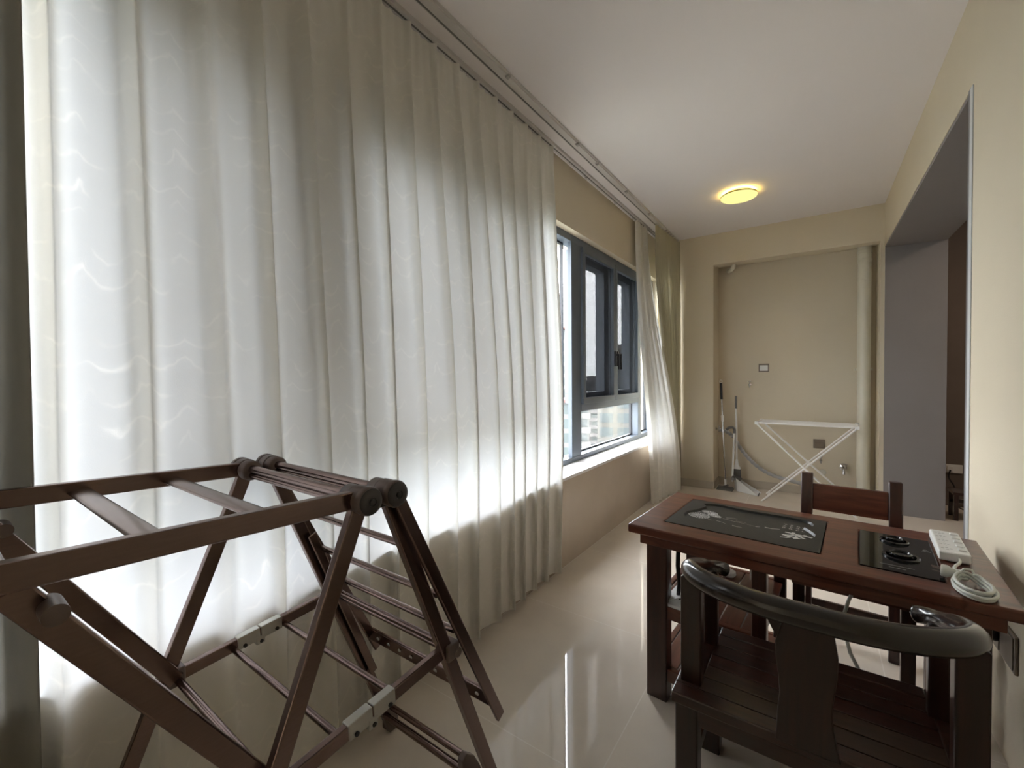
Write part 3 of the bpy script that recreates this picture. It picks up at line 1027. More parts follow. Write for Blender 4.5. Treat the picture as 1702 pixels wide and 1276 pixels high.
ring = [b.verts.new((*rectpt(p), TZ + .001)) for p in basin]
inn = [b.verts.new((p[0], p[1], TZ + .001)) for p in basin]
dwn = [b.verts.new((cx + (p[0] - cx) * .975, cy + (p[1] - cy) * .975, TZ - .007)) for p in basin]
low = [b.verts.new((*rectpt(p), TZ - .025)) for p in basin]
for i in range(nB):
    j = (i + 1) % nB
    b.faces.new((ring[i], ring[j], inn[j], inn[i]))
    b.faces.new((inn[i], inn[j], dwn[j], dwn[i]))
    b.faces.new((ring[j], ring[i], low[i], low[j]))
b.faces.new(dwn)
b.faces.new(list(reversed(low)))
# square up the corners of the rectangle
for c in outer:
    best = min(ring, key=lambda v: (v.co.x - c[0]) ** 2 + (v.co.y - c[1]) ** 2)
    k = ring.index(best)
    best.co = (c[0], c[1], TZ + .001)
    low[k].co = (c[0], c[1], TZ - .025)
obj('tray_slab', b, 'stone', tr, T=TT)
# engraving: lotus leaves, stems, poem columns, large character
b = nb()
ZE = TZ - .0068


def stroke(bm, pts, w0, w1=None, z=ZE):
    """flat brush stroke with a little height"""
    w1 = w0 if w1 is None else w1
    pts = [Vector((p[0], p[1], 0)) for p in pts]
    n = len(pts)
    L = []; R = []
    for i, p in enumerate(pts):
        d = (pts[min(i + 1, n - 1)] - pts[max(i - 1, 0)]).normalized()
        s = Vector((-d.y, d.x, 0)) * lerp(w0, w1, i / (n - 1)) / 2
        L.append(bm.verts.new((p.x + s.x, p.y + s.y, z))); R.append(bm.verts.new((p.x - s.x, p.y - s.y, z)))
    for i in range(n - 1):
        bm.faces.new((L[i], R[i], R[i + 1], L[i + 1]))


def leaf(bm, c, rx, ry, rot, n=20, veins=9):
    for q in range(n):
        a0 = 2 * PI * q / n; a1 = 2 * PI * (q + .72) / n
        P = []
        for rr, aa in ((1, a0), (1, a1), (.86, a1), (.86, a0)):
            x = math.cos(aa) * rx * rr; y = math.sin(aa) * ry * rr
            P.append((c[0] + x * math.cos(rot) - y * math.sin(rot), c[1] + x * math.sin(rot) + y * math.cos(rot), ZE))
        bm.faces.new([bm.verts.new(p) for p in P])
    for q in range(veins * 2):
        a = 2 * PI * q / (veins * 2)
        P = []
        for rr in (.12, .82):
            x = math.cos(a) * rx * rr; y = math.sin(a) * ry * rr
            P.append((c[0] + x * math.cos(rot) - y * math.sin(rot), c[1] + x * math.sin(rot) + y * math.cos(rot)))
        stroke(bm, P, .0016, .0042)


leaf(b, (-.315, .005), .044, .036, -.2)
leaf(b, (-.288, .072), .036, .020, -.3, veins=7)
leaf(b, (-.262, .040), .032, .018, -.5, veins=7)
for pts, w in (([(-.352, .088), (-.345, .075), (-.335, .062)], .004), ([(-.35, .105), (-.335, .098)], .006), ([(-.335, .06), (-.322, .055)], .007),
               ([(-.215, .040), (-.19, .052), (-.175, .050)], .004), ([(-.225, .022), (-.18, .010), (-.14, .008), (-.10, -.002)], .0025), ([(-.10, -.002), (-.085, .002)], .006),
               ([(-.07, .012), (-.045, .008), (-.02, .022)], .007), ([(-.24, -.022), (-.215, -.030), (-.20, -.040)], .003), ([(-.175, -.044), (-.155, -.05), (-.14, -.048)], .006),
               ([(-.27, -.03), (-.255, -.028)], .003), ([(-.175, .02), (-.15, .024), (-.135, .018)], .002)):
    stroke(b, pts, w, w * .4)
rnd = random.Random(5)
for cxx in (-.010, .012, .034, .052):         # small illegible poem columns
    for r_ in range(3):
        cyy = .100 - r_ * .023 - (cxx + .01) * .12
        for s_ in range(4):
            dx = rnd.uniform(-.005, .005); dy = rnd.uniform(-.007, .007)
            if s_ % 2:
                stroke(b, [(cxx - .006, cyy + dy), (cxx + .006, cyy + dy * .6)], .0018)
            else:
                stroke(b, [(cxx + dx, cyy - .007), (cxx + dx * .6, cyy + .007)], .0018)
obj('engraving', b, 'engrave', tr, T=TT @ Matrix.Translation((-.02, 0, 0)))
cv = bpy.data.curves.new('tea_character', 'FONT')
cv.body = '\u8336'
cv.size = 0.098
cv.align_x = 'CENTER'; cv.align_y = 'CENTER'
cv.extrude = 0.0002
cv.offset = 0.0014
tmp = bpy.data.objects.new('tmp', cv)
COL.objects.link(tmp)
bpy.context.view_layer.update()
me = bpy.data.meshes.new_from_object(tmp.evaluated_get(bpy.context.evaluated_depsgraph_get()))
bpy.data.objects.remove(tmp)
b = nb(); b.from_mesh(me)
if len(b.verts) > 4:
    obj('character', b, 'engrave', tr, T=TT @ Matrix.Translation((.018, -.045, ZE + .0002)) @ Matrix.Rotation(math.radians(-8), 4, 'Z'))

# hob
hb = thing('induction_hob', 'black glass tea hob with two round burners set in the table top', 'hob', TT @ Vector(((gx0 + gx1) / 2, (gy0 + gy1) / 2, TZ - .025)))
b = nb(); box(b, (gx0 + e, gy0 + e, TZ - .025), (gx1 - e, gy1 - e, TZ + .002)); hg = obj('glass_plate', b, 'hob', hb, T=TT, bevel=0.001)
for (kx, ky, rr) in ((.296, .102, .040), (.305, -.059, .047)):
    b = nb()
    lathe(b, [(0, .002), (rr, .002), (rr, .006), (rr * .93, .009), (rr * .80, .008), (rr * .76, .004), (rr * .62, .004), (rr * .60, .015), (rr * .50, .017), (rr * .44, .012), (rr * .2, .012), (0, .014)], (kx, ky, TZ), seg=40)
    for q in range(10):
        a = 2 * PI * q / 10
        box(b, (kx + math.cos(a) * rr * .68 - .003, ky + math.sin(a) * rr * .68 - .003, TZ + .004), (kx + math.cos(a) * rr * .68 + .003, ky + math.sin(a) * rr * .68 + .003, TZ + .013))
    obj('burner', b, 'hobring', hb, T=TT, smooth=True, angle=30)
b = nb()
stroke(b, [(.365, .055), (.372, .062), (.379, .055)], .002, .002, TZ + .0026)
stroke(b, [(.362, .045), (.384, .045)], .0015, .0015, TZ + .0026)
stroke(b, [(.25, -.155), (.33, -.155)], .0012, .0012, TZ + .0026)
stroke(b, [(.27, -.175), (.31, -.175)], .0012, .0012, TZ + .0026)
obj('markings', b, 'engrave', hb, T=TT)

# things on the shelf and by the leg
wb = thing('parcel_tray', 'white flat carton lying on the upper shelf inside the table', 'box', (-.44, 1.80, .374))
b = nb(); box(b, (-.045, -.12, .0), (.045, .06, .012)); T2 = Matrix.Translation((-.43, 1.80, .3745)) @ Matrix.Rotation(math.radians(-6), 4, 'Z')
obj('carton', b, 'white', wb, T=T2, bevel=0.002)
b = nb(); beam(b, (-.045, -.10, .016), (.045, -.02, .040), .05, .003); obj('flap', b, 'white', wb, T=T2)
b = nb(); lathe(b, [(0, 0), (.026, 0), (.032, .008), (.030, .020), (.018, .027), (0, .029)], (-.31, 2.10, .3745), seg=24)
o = obj('white_lid', b, 'white', smooth=True, at=(-.31, 2.10, .3745)); tag(o, 'small rounded white lid on the back of the table shelf', 'lid')
b = nb(); sweep(b, [(-.22, 2.10, .378), (-.222, 2.12, .42), (-.226, 2.14, .48), (-.20, 2.15, .55), (-.16, 2.16, .59), (-.12, 2.16, .60)], .005, 10)
o = obj('water_tube', b, 'whitecord', smooth=True, at=(-.22, 2.10, .37)); tag(o, 'pale flexible tube rising from the shelf to the underside of the table', 'tube')
b = nb(); sweep(b, [(.14, 1.92, .601), (.13, 1.88, .56), (.10, 1.84, .50), (.08, 1.80, .44), (.10, 1.76, .36), (.16, 1.74, .24), (.22, 1.74, .10), (.26, 1.76, .012), (.34, 1.80, .007)], .0055, 10)
o = obj('power_cable', b, 'whitecord', smooth=True, at=(.14, 1.92, .6)); tag(o, 'pale cable hanging from under the hob behind the armchair back', 'cable')
b = nb(); sweep(b, [(-.433, 1.735, .600), (-.436, 1.738, .52), (-.430, 1.740, .45), (-.436, 1.742, .395), (-.420, 1.75, .385)], .0085, 12)
o = obj('drain_hose', b, 'blackp', smooth=True, at=(-.433, 1.735, .60)); tag(o, 'glossy black drain hose hanging beside the left front leg of the table', 'hose')


# ------------------------------------------------------------------ near armchair (its back to the viewer)
def smooth_path(pts, n=6):
    pts = [Vector(p) for p in pts]
    out = []
    for i in range(len(pts) - 1):
        p0 = pts[max(i - 1, 0)]; p1 = pts[i]; p2 = pts[i + 1]; p3 = pts[min(i + 2, len(pts) - 1)]
        for j in range(n):
            t = j / n
            out.append(0.5 * ((2 * p1) + (-p0 + p2) * t + (2 * p0 - 5 * p1 + 4 * p2 - p3) * t * t + (-p0 + 3 * p1 - 3 * p2 + p3) * t ** 3))
    out.append(pts[-1])
    return out


ac = thing('armchair', 'dark wooden armchair with curved horseshoe rail, its back turned to the viewer', 'chair', (-0.005, 1.40, 0))
SZ = 0.405
half = [(0, 1.165, .722), (.09, 1.168, .722), (.18, 1.190, .722), (.245, 1.232, .720), (.276, 1.285, .712), (.282, 1.35, .694), (.276, 1.42, .672), (.262, 1.475, .655), (.240, 1.515, .642), (.215, 1.530, .634)]
full = [(-x - .01, y, z) for x, y, z in reversed(half)] + [(x - .0, y, z) for x, y, z in half[1:]]
pth = smooth_path(full, 6)
rads = []
for p in pth:
    d = abs(p.x)
    endt = sst(1.40, 1.50, p.y)
    rads.append(lerp(.0285, .022, endt))
rads[0] = rads[-1] = .012; rads[1] = rads[-2] = .018
b = nb(); sweep(b, pth, rads, 20, ell=(0.95, 1.0)); obj('top_rail', b, 'rail_black', ac, smooth=True, angle=60)
# seat: frame and slats
b = nb()
x0, x1, y0, y1 = -.318, .312, 1.193, 1.600
box(b, (x0, y0 + .05, SZ - .03), (x0 + .062, y1, SZ)); box(b, (x1 - .062, y0 + .05, SZ - .03), (x1, y1, SZ))
box(b, (x0, y0, SZ - .03), (x1, y0 + .05, SZ)); box(b, (x0 + .062, y1 - .05, SZ - .03), (x1 - .062, y1, SZ))
st = obj('seat', b, 'wooddark', ac, bevel=0.004)
n = 5
for q in range(n):
    a = lerp(y0 + .053, y1 - .05, q / n); c = lerp(y0 + .053, y1 - .05, (q + 1) / n) - .004
    b = nb(); box(b, (x0 + .062, a, SZ - .022), (x1 - .062, c, SZ - .001)); obj('seat_slat', b, 'woodslat' if q < 2 else 'wooddark', ac, bevel=0.0015)
boxes('seat_apron', 'wooddark', ac, [((x0 + .03, y0 + .02, SZ - .085), (x1 - .03, y0 + .042, SZ - .03)), ((x0 + .03, y1 - .05, SZ - .085), (x1 - .03, y1 - .028, SZ - .03)),
      ((x0 + .02, y0 + .04, SZ - .085), (x0 + .042, y1 - .05, SZ - .03)), ((x1 - .042, y0 + .04, SZ - .085), (x1 - .02, y1 - .05, SZ - .03))], bevel=0.003)
for (lx, ly) in ((x0 + .008, y0 + .012), (x1 - .066, y0 + .012), (x0 + .008, y1 - .066), (x1 - .066, y1 - .066)):
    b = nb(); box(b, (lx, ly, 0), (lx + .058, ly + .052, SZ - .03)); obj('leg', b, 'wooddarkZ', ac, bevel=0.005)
boxes('stretcher', 'wooddark', ac, [((x0 + .03, y0 + .02, .10), (x1 - .03, y0 + .045, .145)), ((x0 + .02, y0 + .05, .14), (x0 + .045, y1 - .05, .18)), ((x1 - .045, y0 + .05, .14), (x1 - .02, y1 - .05, .18)),
      ((x0 + .03, y1 - .05, .06), (x1 - .03, y1 - .02, .11))], bevel=0.003)
for sx_ in (-1, 1):
    for (py, pw, pz, xo) in ((1.272, .054, .705, .270), (1.375, .030, .680, .276), (1.485, .040, .642, .258)):
        xc = sx_ * xo - (.01 if sx_ < 0 else 0)
        b = nb(); beam(b, (xc, py, SZ - .002), (xc, py, pz - .002), pw, pw * .75, up=(0, 1, 0)); obj('arm_post', b, 'wooddarkZ', ac, bevel=0.004)
# splat: shaped board
zs = [.405, .44, .48, .52, .56, .60, .64, .68, .715]
lx_ = [-.071, -.070, -.068, -.064, -.066, -.071, -.073, -.062, -.052]
rx_ = [.053, .045, .038, .037, .041, .046, .047, .041, .036]
b = nb()
prism(b, [(x, z) for x, z in zip(lx_, zs)] + [(x, z) for x, z in reversed(list(zip(rx_, zs)))], 1.172, 1.190, axis='Y')
obj('splat', b, 'wooddarkZ', ac, T=Matrix.Translation((0, 0, 0)), bevel=0.003)
b = nb()
prism(b, [(-.060, .706), (-.110, .706), (-.098, .698), (-.088, .685), (-.080, .668), (-.070, .650), (-.064, .648)], 1.174, 1.188, axis='Y')
obj('corner_bracket', b, 'wooddarkZ', ac, bevel=0.002)

# ------------------------------------------------------------------ far chair
fc = thing('dining_chair', 'reddish wooden chair with one broad back slat on the far side of the table', 'chair', (0.13, 2.33, 0))
TF = Matrix.Translation((0.133, 2.35, 0)) @ Matrix.Rotation(math.radians(-3.5), 4, 'Z')
for sx_ in (-1, 1):
    xa = -.171 if sx_ < 0 else .155
    b = nb()
    prism(b, [(.125, 0), (.165, 0), (.170, .42), (.218, .786), (.186, .786), (.128, .42)], xa - .024, xa + .024, axis='X')
    obj('back_post', b, 'woodZ', fc, T=TF, bevel=0.005, bseg=3)
b = nb()
prism(b, [(.168, .615), (.190, .615), (.205, .738), (.183, .738)], -.147, .131, axis='X')
obj('back_slat', b, 'wood', fc, T=TF, bevel=0.003)
boxes('seat_rail', 'wood', fc, [((-.20, -.16, .365), (.20, -.125, .40)), ((-.20, .115, .365), (.20, .150, .40)), ((-.20, -.125, .365), (-.165, .115, .40)), ((.165, -.125, .365), (.20, .115, .40))], T=TF, bevel=0.003)
for q in range(4):
    a = lerp(-.125, .115, q / 4); b = nb(); box(b, (-.165, a + .002, .372), (.165, a + .058, .398)); obj('seat_slat', b, 'wood', fc, T=TF, bevel=0.002)
for sx_ in (-1, 1):
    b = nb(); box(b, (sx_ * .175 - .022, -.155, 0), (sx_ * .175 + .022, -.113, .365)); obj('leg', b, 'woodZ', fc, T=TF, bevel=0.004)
boxes('stretcher', 'woodZ', fc, [((-.16, .140, .16), (.16, .158, .19)), ((-.185, -.12, .12), (-.168, .13, .15)), ((.168, -.12, .12), (.185, .13, .15))], T=TF, bevel=0.002)

# ------------------------------------------------------------------ power strip with its bundled cord
TS = Matrix.Translation((0.372, 2.008, TZ + .0025)) @ Matrix.Rotation(math.radians(-4), 4, 'Z')
ps = thing('power_strip', 'white power strip with five switches lying at the right end of the table top', 'power strip', (0.372, 2.008, TZ + .0025))
b = nb(); box(b, (-.037, -.125, 0), (.037, .125, .030)); body = obj('body', b, 'white', ps, T=TS, bevel=0.006, bseg=3)
for q in range(5):
    yy = -.088 + q * .044
    b = nb(); box(b, (.011, yy - .008, .030), (.031, yy + .008, .0345)); obj('switch', b, 'white', ps, T=TS, bevel=0.0015)
    b = nb()
    for (ax_, ay_, rot) in ((-.024, yy, .5), (-.014, yy + .009, -.5), (-.014, yy - .009, .5), (-.005, yy, 0)):
        box(b, (ax_ - .0035, ay_ - .0012, .0295), (ax_ + .0035, ay_ + .0012, .0303))
    obj('socket', b, 'greyp', ps, T=TS)
# cord: leaves the front, loops into a bundle hanging to the table edge
cord = [(.372, 1.884, .690), (.371, 1.868, .690), (.366, 1.850, .688), (.352, 1.825, .684), (.348, 1.80, .683)]
bz = TZ + .006
for k in range(5):
    r = .030 + .0025 * k; cx0 = .357 - .001 * k; cy0 = 1.672 - .003 * k
    zz = bz + (k % 3) * .0085
    for t in range(12):
        a = 2 * PI * t / 12 + PI / 2
        cord.append((cx0 + r * math.cos(a) * 1.0 + .004 * k * .3, cy0 + (r * 1.75) * math.sin(a) * 1.0, zz + (.006 if math.sin(a) > .7 else 0)))
cord += [(.350, 1.73, bz + .022), (.338, 1.735, bz + .020), (.330, 1.722, bz + .014)]
b = nb(); sweep(b, smooth_path(cord, 4), .0042, 10); obj('cord', b, 'whitecord', ps, smooth=True)
b = nb(); sweep(b, [(.340, 1.728, bz - .004), (.338, 1.724, bz + .012), (.350, 1.722, bz + .034), (.366, 1.726, bz + .034), (.376, 1.730, bz + .014), (.374, 1.730, bz - .003)], .0032, 8); obj('cord_tie', b, 'whitecord', ps, smooth=True)
b = nb(); lathe(b, [(0, 0), (.006, 0), (.0085, .012), (.012, .020), (.014, .030), (.017, .034), (.017, .046), (.015, .049), (0, .049)], (.352, 1.722, TZ + .020), axis=(-1, .22, .05), seg=24); pg = obj('plug', b, 'whitecord', ps, smooth=True)
b = nb()
for dy, dz in ((.006, .004), (-.006, .004), (0, -.007)):
    beam(b, (.305, 1.733 + dy, TZ + .0225 + dz), (.286, 1.737 + dy, TZ + .0235 + dz), .005, .0016)
obj('prong', b, 'chrome', pg)

# ------------------------------------------------------------------ wall outlet with black plug (right wall)
ol = thing('wall_outlet', 'long bronze outlet panel on the right wall below the table top', 'outlet', (XR, 2.06, .38))
b = nb(); box(b, (XR - .009, 1.955, .335), (XR, 2.205, .455)); obj('plate', b, 'plate', ol, bevel=0.003)
boxes('module', 'plate', ol, [((XR - .012, 1.965, .345), (XR - .009, 2.075, .445)), ((XR - .012, 2.085, .345), (XR - .009, 2.195, .445))], bevel=0.002)
kc = thing('hob_plug', 'black plug and navy cable hanging from the wall outlet beside the armchair', 'plug', (XR - .012, 2.10, .39))
b = nb(); lathe(b, [(0, 0), (.020, 0), (.022, .006), (.020, .020), (.014, .030), (0, .032)], (XR - .012, 2.10, .39), axis=(-1, 0, 0), seg=20); beam(b, (XR - .030, 2.10, .39), (XR - .032, 2.095, .345), .014, .016, up=(1, 0, 0)); obj('plug_body', b, 'blackp', kc, smooth=True)
b = nb(); sweep(b, smooth_path([(XR - .032, 2.095, .35), (XR - .034, 2.085, .31), (XR - .045, 2.05, .26), (XR - .07, 2.0, .215), (XR - .09, 1.96, .18), (XR - .10, 1.93, .10), (XR - .09, 1.90, .02), (XR - .06, 1.86, .008)], 5), .0052, 10); obj('cable', b, 'navy', kc, smooth=True)

# ------------------------------------------------------------------ alcove contents
# pipe
pp = thing('drain_pipe', 'cream vertical drain pipe in the right corner of the alcove', 'pipe', (.392, 5.335, 0))
b = nb(); lathe(b, [(0, .002), (.052, .002), (.052, 2.34), (.056, 2.34), (.056, 2.36), (.0585, 2.362), (.0585, 2.372), (.054, 2.375), (.054, 2.50), (0, 2.50)], (.392, 5.335, 0), seg=32); obj('pipe', b, 'pvc', pp, smooth=True)
b = nb(); lathe(b, [(.052, 2.17), (.0535, 2.172), (.0535, 2.178), (.052, 2.18)], (.392, 5.335, 0), seg=32); lathe(b, [(.052, 2.43), (.058, 2.432), (.058, 2.46), (.054, 2.465)], (.392, 5.335, 0), seg=32); obj('joint', b, 'pvc', pp, smooth=True)
b = nb(); lathe(b, [(.052, -.010), (.0575, -.010), (.0575, .010), (.052, .010)], (.392, 5.335, 1.315), seg=32); box(b, (.325, 5.330, 1.305), (.338, 5.46, 1.325)); box(b, (.446, 5.330, 1.302), (.462, 5.345, 1.328)); obj('clamp', b, 'pvc', pp)
# small elbow at the alcove ceiling
b = nb(); sweep(b, smooth_path([(-.80, 5.44, 2.46), (-.78, 5.36, 2.445), (-.74, 5.28, 2.45), (-.72, 5.26, 2.515)], 5), .022, 14)
lathe(b, [(.022, 0), (.028, 0), (.028, .02), (.022, .02)], (-.80, 5.43, 2.46), axis=(0, -1, 0), seg=20)
o = obj('pipe_elbow', b, 'pvc', smooth=True, at=(-.76, 5.35, 2.46)); tag(o, 'short cream pipe elbow under the ceiling of the alcove', 'pipe')


def outlet(name, label, x, z, w, h, lid):
    t = thing(name, label, 'outlet', (x, YA, z))
    b = nb(); box(b, (x - w / 2, YA - .012, z - h / 2), (x + w / 2, YA, z + h / 2)); obj('plate', b, 'plate', t, bevel=0.004)
    b = nb(); box(b, (x - w * .36, YA - (.022 if lid else .030), z - h * .36), (x + w * .40, YA - .012, z + h * .30)); obj('cover', b, 'white' if lid else 'plate', t, bevel=0.004)
    return t


outlet('wall_outlet', 'upper wall outlet with white splash cover on the alcove back wall', -.455, 1.347, .100, .090, True)
outlet('wall_outlet', 'lower brownish boxed wall outlet behind the white clothes airer', .045, .548, .100, .095, False)


def tap(name, label, x, z, s=1.0):
    t = thing(name, label, 'tap', (x, YA, z))
    b = nb(); lathe(b, [(0, 0), (.024 * s, 0), (.024 * s, .004), (.013 * s, .010), (.013 * s, .05), (0, .05)], (x, YA, z), axis=(0, -1, 0), seg=20)
    sweep(b, [(x, YA - .045 * s, z + .005), (x, YA - .065 * s, z - .01), (x, YA - .07 * s, z - .045 * s)], .010 * s, 12)
    obj('tap_body', b, 'chrome', t, smooth=True)
    b = nb(); lathe(b, [(0, 0), (.010 * s, 0), (.010 * s, .022), (.017 * s, .024), (.017 * s, .034), (0, .036)], (x, YA - .035 * s, z + .008), axis=(0, -.3, 1), seg=16); beam(b, (x - .025 * s, YA - .04 * s, z + .036), (x + .025 * s, YA - .05 * s, z + .040), .010, .008); obj('tap_handle', b, 'chrome', t, smooth=True)
    return t


tap('water_tap', 'small chrome valve high on the alcove wall left of the upper outlet', -.590, 1.16, .7)
tap('water_tap', 'chrome washing machine tap low on the wall left of the drain pipe', .245, .325, 1.25)
tap('water_tap', 'small chrome valve low behind the crossing legs of the white airer', .060, .375, .55)
b = nb(); lathe(b, [(0, 0), (.03, 0), (.032, .006), (.020, .012), (.018, .03), (0, .03)], (.075, YA, .255), axis=(0, -1, 0), seg=20)
o = obj('drain_fitting', b, 'offwhite', smooth=True, at=(.075, YA, .255)); tag(o, 'round pale drain fitting low on the alcove wall above the grey hose', 'pipe fitting')
# tap on the left reveal, and the corrugated hose
tp = thing('side_tap', 'dark metal tap on the left side wall of the alcove at hose height', 'tap', (AX0, 5.30, .66))
b = nb(); lathe(b, [(0, 0), (.022, 0), (.022, .005), (.010, .01), (.010, .05), (0, .05)], (AX0, 5.30, .66), axis=(1, 0, 0), seg=18); box(b, (AX0 + .028, 5.285, .625), (AX0 + .042, 5.315, .70)); obj('tap_body', b, 'chrome', tp, smooth=True, angle=40)
hp = smooth_path([(AX0 + .05, 5.30, .650), (-.80, 5.33, .625), (-.74, 5.36, .570), (-.68, 5.38, .46), (-.61, 5.39, .36), (-.52, 5.39, .27), (-.42, 5.385, .205), (-.30, 5.38, .165), (-.15, 5.38, .135), (0, 5.38, .105), (.14, 5.37, .075), (.25, 5.30, .045), (.32, 5.24, .035), (.40, 5.22, .033), (.47, 5.22, .033)], 10)
rr = [.0215 if (i // 2) % 2 else .0165 for i in range(len(hp))]
b = nb(); sweep(b, hp, rr, 12); o = obj('corrugated_hose', b, 'hose', smooth=True, at=(-.5, 5.38, .3), angle=20); tag(o, 'grey corrugated drain hose drooping along the alcove wall to the floor', 'hose')

# mop leaning in the corner
mp_ = thing('flat_mop', 'flat mop with black grip leaning in the left corner of the alcove', 'mop', (-.80, 5.20, 0))
top = Vector((-.862, 5.30, 1.215)); bot = Vector((-.795, 5.20, .045))
dm = (top - bot)
b = nb(); tube(b, bot, bot + dm * .82, .0085, 12); obj('pole', b, 'chrome', mp_, smooth=True)
b = nb(); tube(b, bot + dm * .815, bot + dm * .97, .0135, 14); obj('grip', b, 'blackp', mp_, smooth=True)
b = nb(); sweep(b, [bot + dm * .985 + Vector((.013 * math.cos(t), 0, .016 * math.sin(t))) for t in [i * PI / 6 for i in range(12)]], .0045, 8, closed=True); obj('hanging_loop', b, 'white', mp_, smooth=True)
b = nb(); tube(b, bot + dm * .60, bot + dm * .66, .0135, 14); tube(b, bot, bot + dm * .06, .013, 14); obj('collar', b, 'white', mp_, smooth=True)
b = nb(); box(b, (-.875, 5.155, .012), (-.725, 5.255, .028)); beam(b, (-.82, 5.20, .03), (-.77, 5.20, .055), .03, .02); obj('mop_head', b, 'greyp', mp_, bevel=0.004)
b = nb(); box(b, (-.880, 5.150, .0), (-.720, 5.260, .012)); obj('pad', b, 'greycloth', mp_, bevel=0.003)

# dustpan standing, broom clipped to it
dp = thing('dustpan', 'white long handled dustpan on the floor beside the mop', 'dustpan', (-.66, 5.22, 0))
b = nb()
Lr = [(-.715, 5.335), (-.700, 5.175)]
rim = [(-.73, 5.30, .15), (-.69, 5.17, .145), (-.475, 5.095, .008), (-.455, 5.245, .008)]
base = [(-.715, 5.30, .006), (-.68, 5.18, .006), (-.480, 5.10, .0015), (-.460, 5.24, .0015)]
vr = [b.verts.new(p) for p in rim]; vb = [b.verts.new(p) for p in base]
b.faces.new(vb); b.faces.new((vr[0], vr[1], vb[1], vb[0])); b.faces.new((vr[1], vr[2], vb[2], vb[1])); b.faces.new((vr[3], vr[0], vb[0], vb[3]))
sp = obj('scoop', b, 'white', dp)
m_ = sp.modifiers.new('solid', 'SOLIDIFY'); m_.thickness = .004
b = nb(); prism(b, [(-.735, .125), (-.655, .118), (-.64, .128), (-.735, .158)], 5.175, 5.30, axis='Y'); obj('hood', b, 'greyp', dp, bevel=0.003)
b = nb(); box(b, (-.478, 5.098, .001), (-.468, 5.242, .005)); obj('lip', b, 'blackp', dp)
b = nb(); tube(b, (-.735, 5.24, .09), (-.722, 5.30, .66), .0095, 12); obj('handle', b, 'white', dp, smooth=True)
b = nb(); sweep(b, smooth_path([(-.722, 5.30, .62), (-.722, 5.30, .66), (-.735, 5.285, .685), (-.77, 5.27, .683), (-.80, 5.26, .66)], 4), .014, 12); obj('grip', b, 'greyp', dp, smooth=True)
bm_ = thing('broom', 'white broom with grey grip and grey bristles held upright behind the dustpan', 'broom', (-.70, 5.31, .1))
b = nb(); tube(b, (-.700, 5.31, .30), (-.712, 5.335, .90), .0095, 12); obj('handle', b, 'white', bm_, smooth=True)
b = nb(); tube(b, (-.7118, 5.3345, .895), (-.714, 5.34, 1.035), .012, 12); obj('grip', b, 'greyp', bm_, smooth=True)
b = nb(); prism(b, [(-.712, .33), (-.690, .33), (-.680, .27), (-.660, .235), (-.662, .222), (-.738, .222), (-.740, .235), (-.722, .27)], 5.295, 5.325, axis='Y'); obj('broom_head', b, 'white', bm_, bevel=0.005)
b = nb()
rnd = random.Random(2)
for i in range(17):
    for j in range(4):
        xx = -.734 + i * .0044; yy = 5.299 + j * .0075
        beam(b, (xx, yy, .224), (xx + (xx + .70) * .15 + rnd.uniform(-.002, .002), yy + rnd.uniform(-.002, .002), .125 + rnd.uniform(-.006, .004)), .0035, .0035, up=(0, 1, 0))
o = obj('bristles', b, 'greyp', bm_)

# white clothes airer
wa = thing('clothes_airer', 'white folding X-frame clothes airer standing in front of the alcove', 'drying rack', (-.06, 5.0, 0))
TZa = .795
fl, fr = (-.445, 4.86), (.330, 4.80)
dv = Vector((.020, .30, 0))
P = {'TLf': Vector((-.462, 4.845, TZa)), 'TRf': Vector((.318, 4.845, TZa)), 'BLf': Vector((-.424, 4.918, .006)), 'BRf': Vector((.314, 4.770, .006))}
P['TLf'] = Vector((-.466, 4.86, TZa)); P['TRf'] = Vector((.314, 4.84, TZa))
off = Vector((.018, .31, 0))
P['BLb'] = P['BLf'] + Vector((.016, .325, 0)); P['BRb'] = P['BRf'] + Vector((.05, .33, 0))
P['TLb'] = P['TLf'] + off; P['TRb'] = P['TRf'] + off
b = nb(); sweep(b, [P['TLf'], P['TRf'], P['TRb'], P['TLb']], .0085, 10, closed=False); tube(b, P['TLb'], P['TLf'], .0085, 10)
tf = obj('top_frame', b, 'whitemetal', wa, smooth=True)
for q in range(1, 6):
    b = nb(); o1 = off * (q / 6); tube(b, P['TLf'] + o1, P['TRf'] + o1, .003, 8); obj('wire', b, 'whitemetal', wa, smooth=True)
for k in ('TLf', 'TRf', 'TLb', 'TRb'):
    b = nb(); p = P[k]; box(b, (p.x - .016, p.y - .014, p.z - .018), (p.x + .016, p.y + .014, p.z + .012)); obj('corner_joint', b, 'white', wa, bevel=0.004)
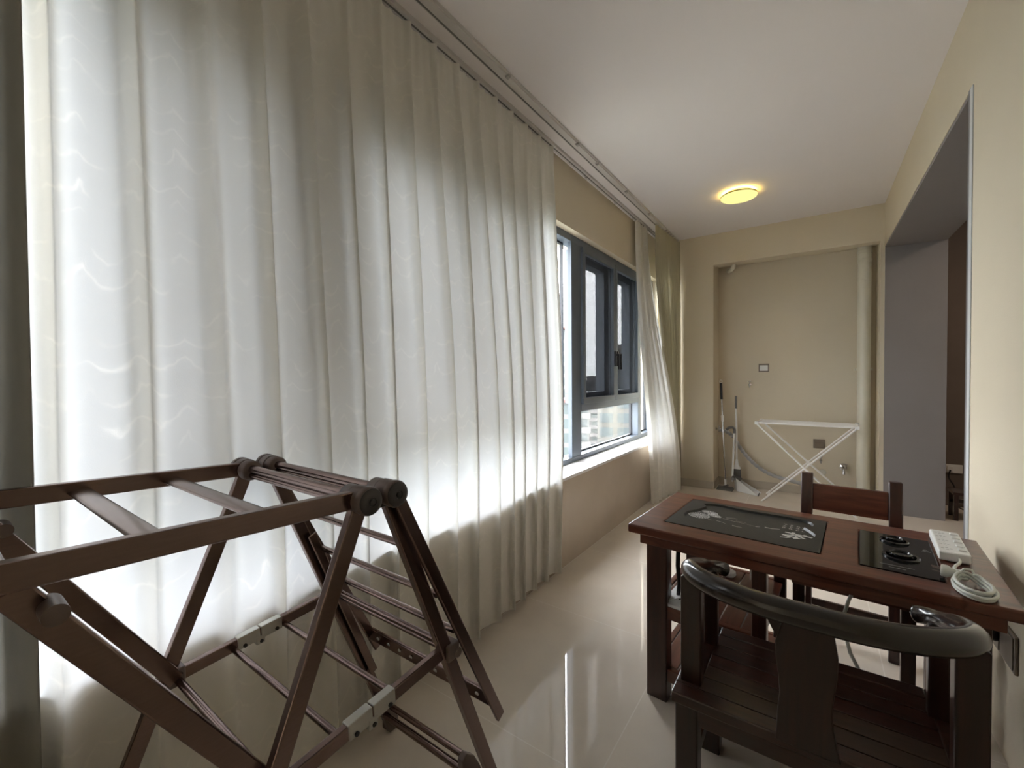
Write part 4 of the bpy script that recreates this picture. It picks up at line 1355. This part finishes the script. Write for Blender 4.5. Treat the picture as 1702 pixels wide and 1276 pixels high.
for a, c in (('TLf', 'BRf'), ('TRf', 'BLf'), ('TLb', 'BRb'), ('TRb', 'BLb')):
    b = nb(); tube(b, P[a] - Vector((0, 0, .008)), P[c], .0085, 10); obj('leg', b, 'whitemetal', wa, smooth=True)
b = nb(); tube(b, P['BLf'] + Vector((.05, 0, .06)), P['BLb'] + Vector((.05, 0, .06)), .006, 8); obj('crossbar', b, 'whitemetal', wa, smooth=True)
mid = (P['TLf'] + P['BRf']) / 2; midb = (P['TLb'] + P['BRb']) / 2
b = nb(); tube(b, mid + Vector((.0, 0, -.02)), midb + Vector((.0, 0, -.02)), .006, 8); obj('crossbar', b, 'whitemetal', wa, smooth=True)

# ------------------------------------------------------------------ things seen through the opening
sb = thing('wooden_stool', 'low dark wooden stool just inside the room beyond the opening', 'stool', (1.08, 5.28, 0))
b = nb(); box(b, (.985, 5.18, .22), (1.28, 5.40, .245)); obj('seat', b, 'wooddark', sb, bevel=0.003)
boxes('stretcher', 'woodslat', sb, [((.995, 5.19, .12), (1.27, 5.21, .15)), ((.995, 5.37, .12), (1.27, 5.39, .15))], bevel=0.002)
for (xx, yy) in ((.99, 5.185), (1.245, 5.185), (.99, 5.37), (1.245, 5.37)):
    b = nb(); box(b, (xx, yy, 0), (xx + .028, yy + .028, .22)); obj('leg', b, 'wooddarkZ', sb, bevel=0.002)
t = thing('wall_outlet', 'white outlet on the brown wall of the next room seen through the opening', 'outlet', (1.10, 5.75, .36))
b = nb(); box(b, (1.03, 5.738, .32), (1.15, 5.75, .40)); obj('plate', b, 'white', t, bevel=0.003)
b = nb(); box(b, (1.045, 5.725, .335), (1.085, 5.738, .385)); obj('adaptor', b, 'white', t, bevel=0.003)
b = nb(); sweep(b, smooth_path([(1.065, 5.722, .35), (1.05, 5.70, .28), (1.08, 5.66, .20), (1.04, 5.62, .12), (1.10, 5.58, .03), (1.2, 5.5, .008)], 5), .006, 8)
o = obj('black_cable', b, 'blackp', smooth=True, at=(1.06, 5.7, .3)); tag(o, 'black cable trailing from the white outlet in the next room', 'cable')
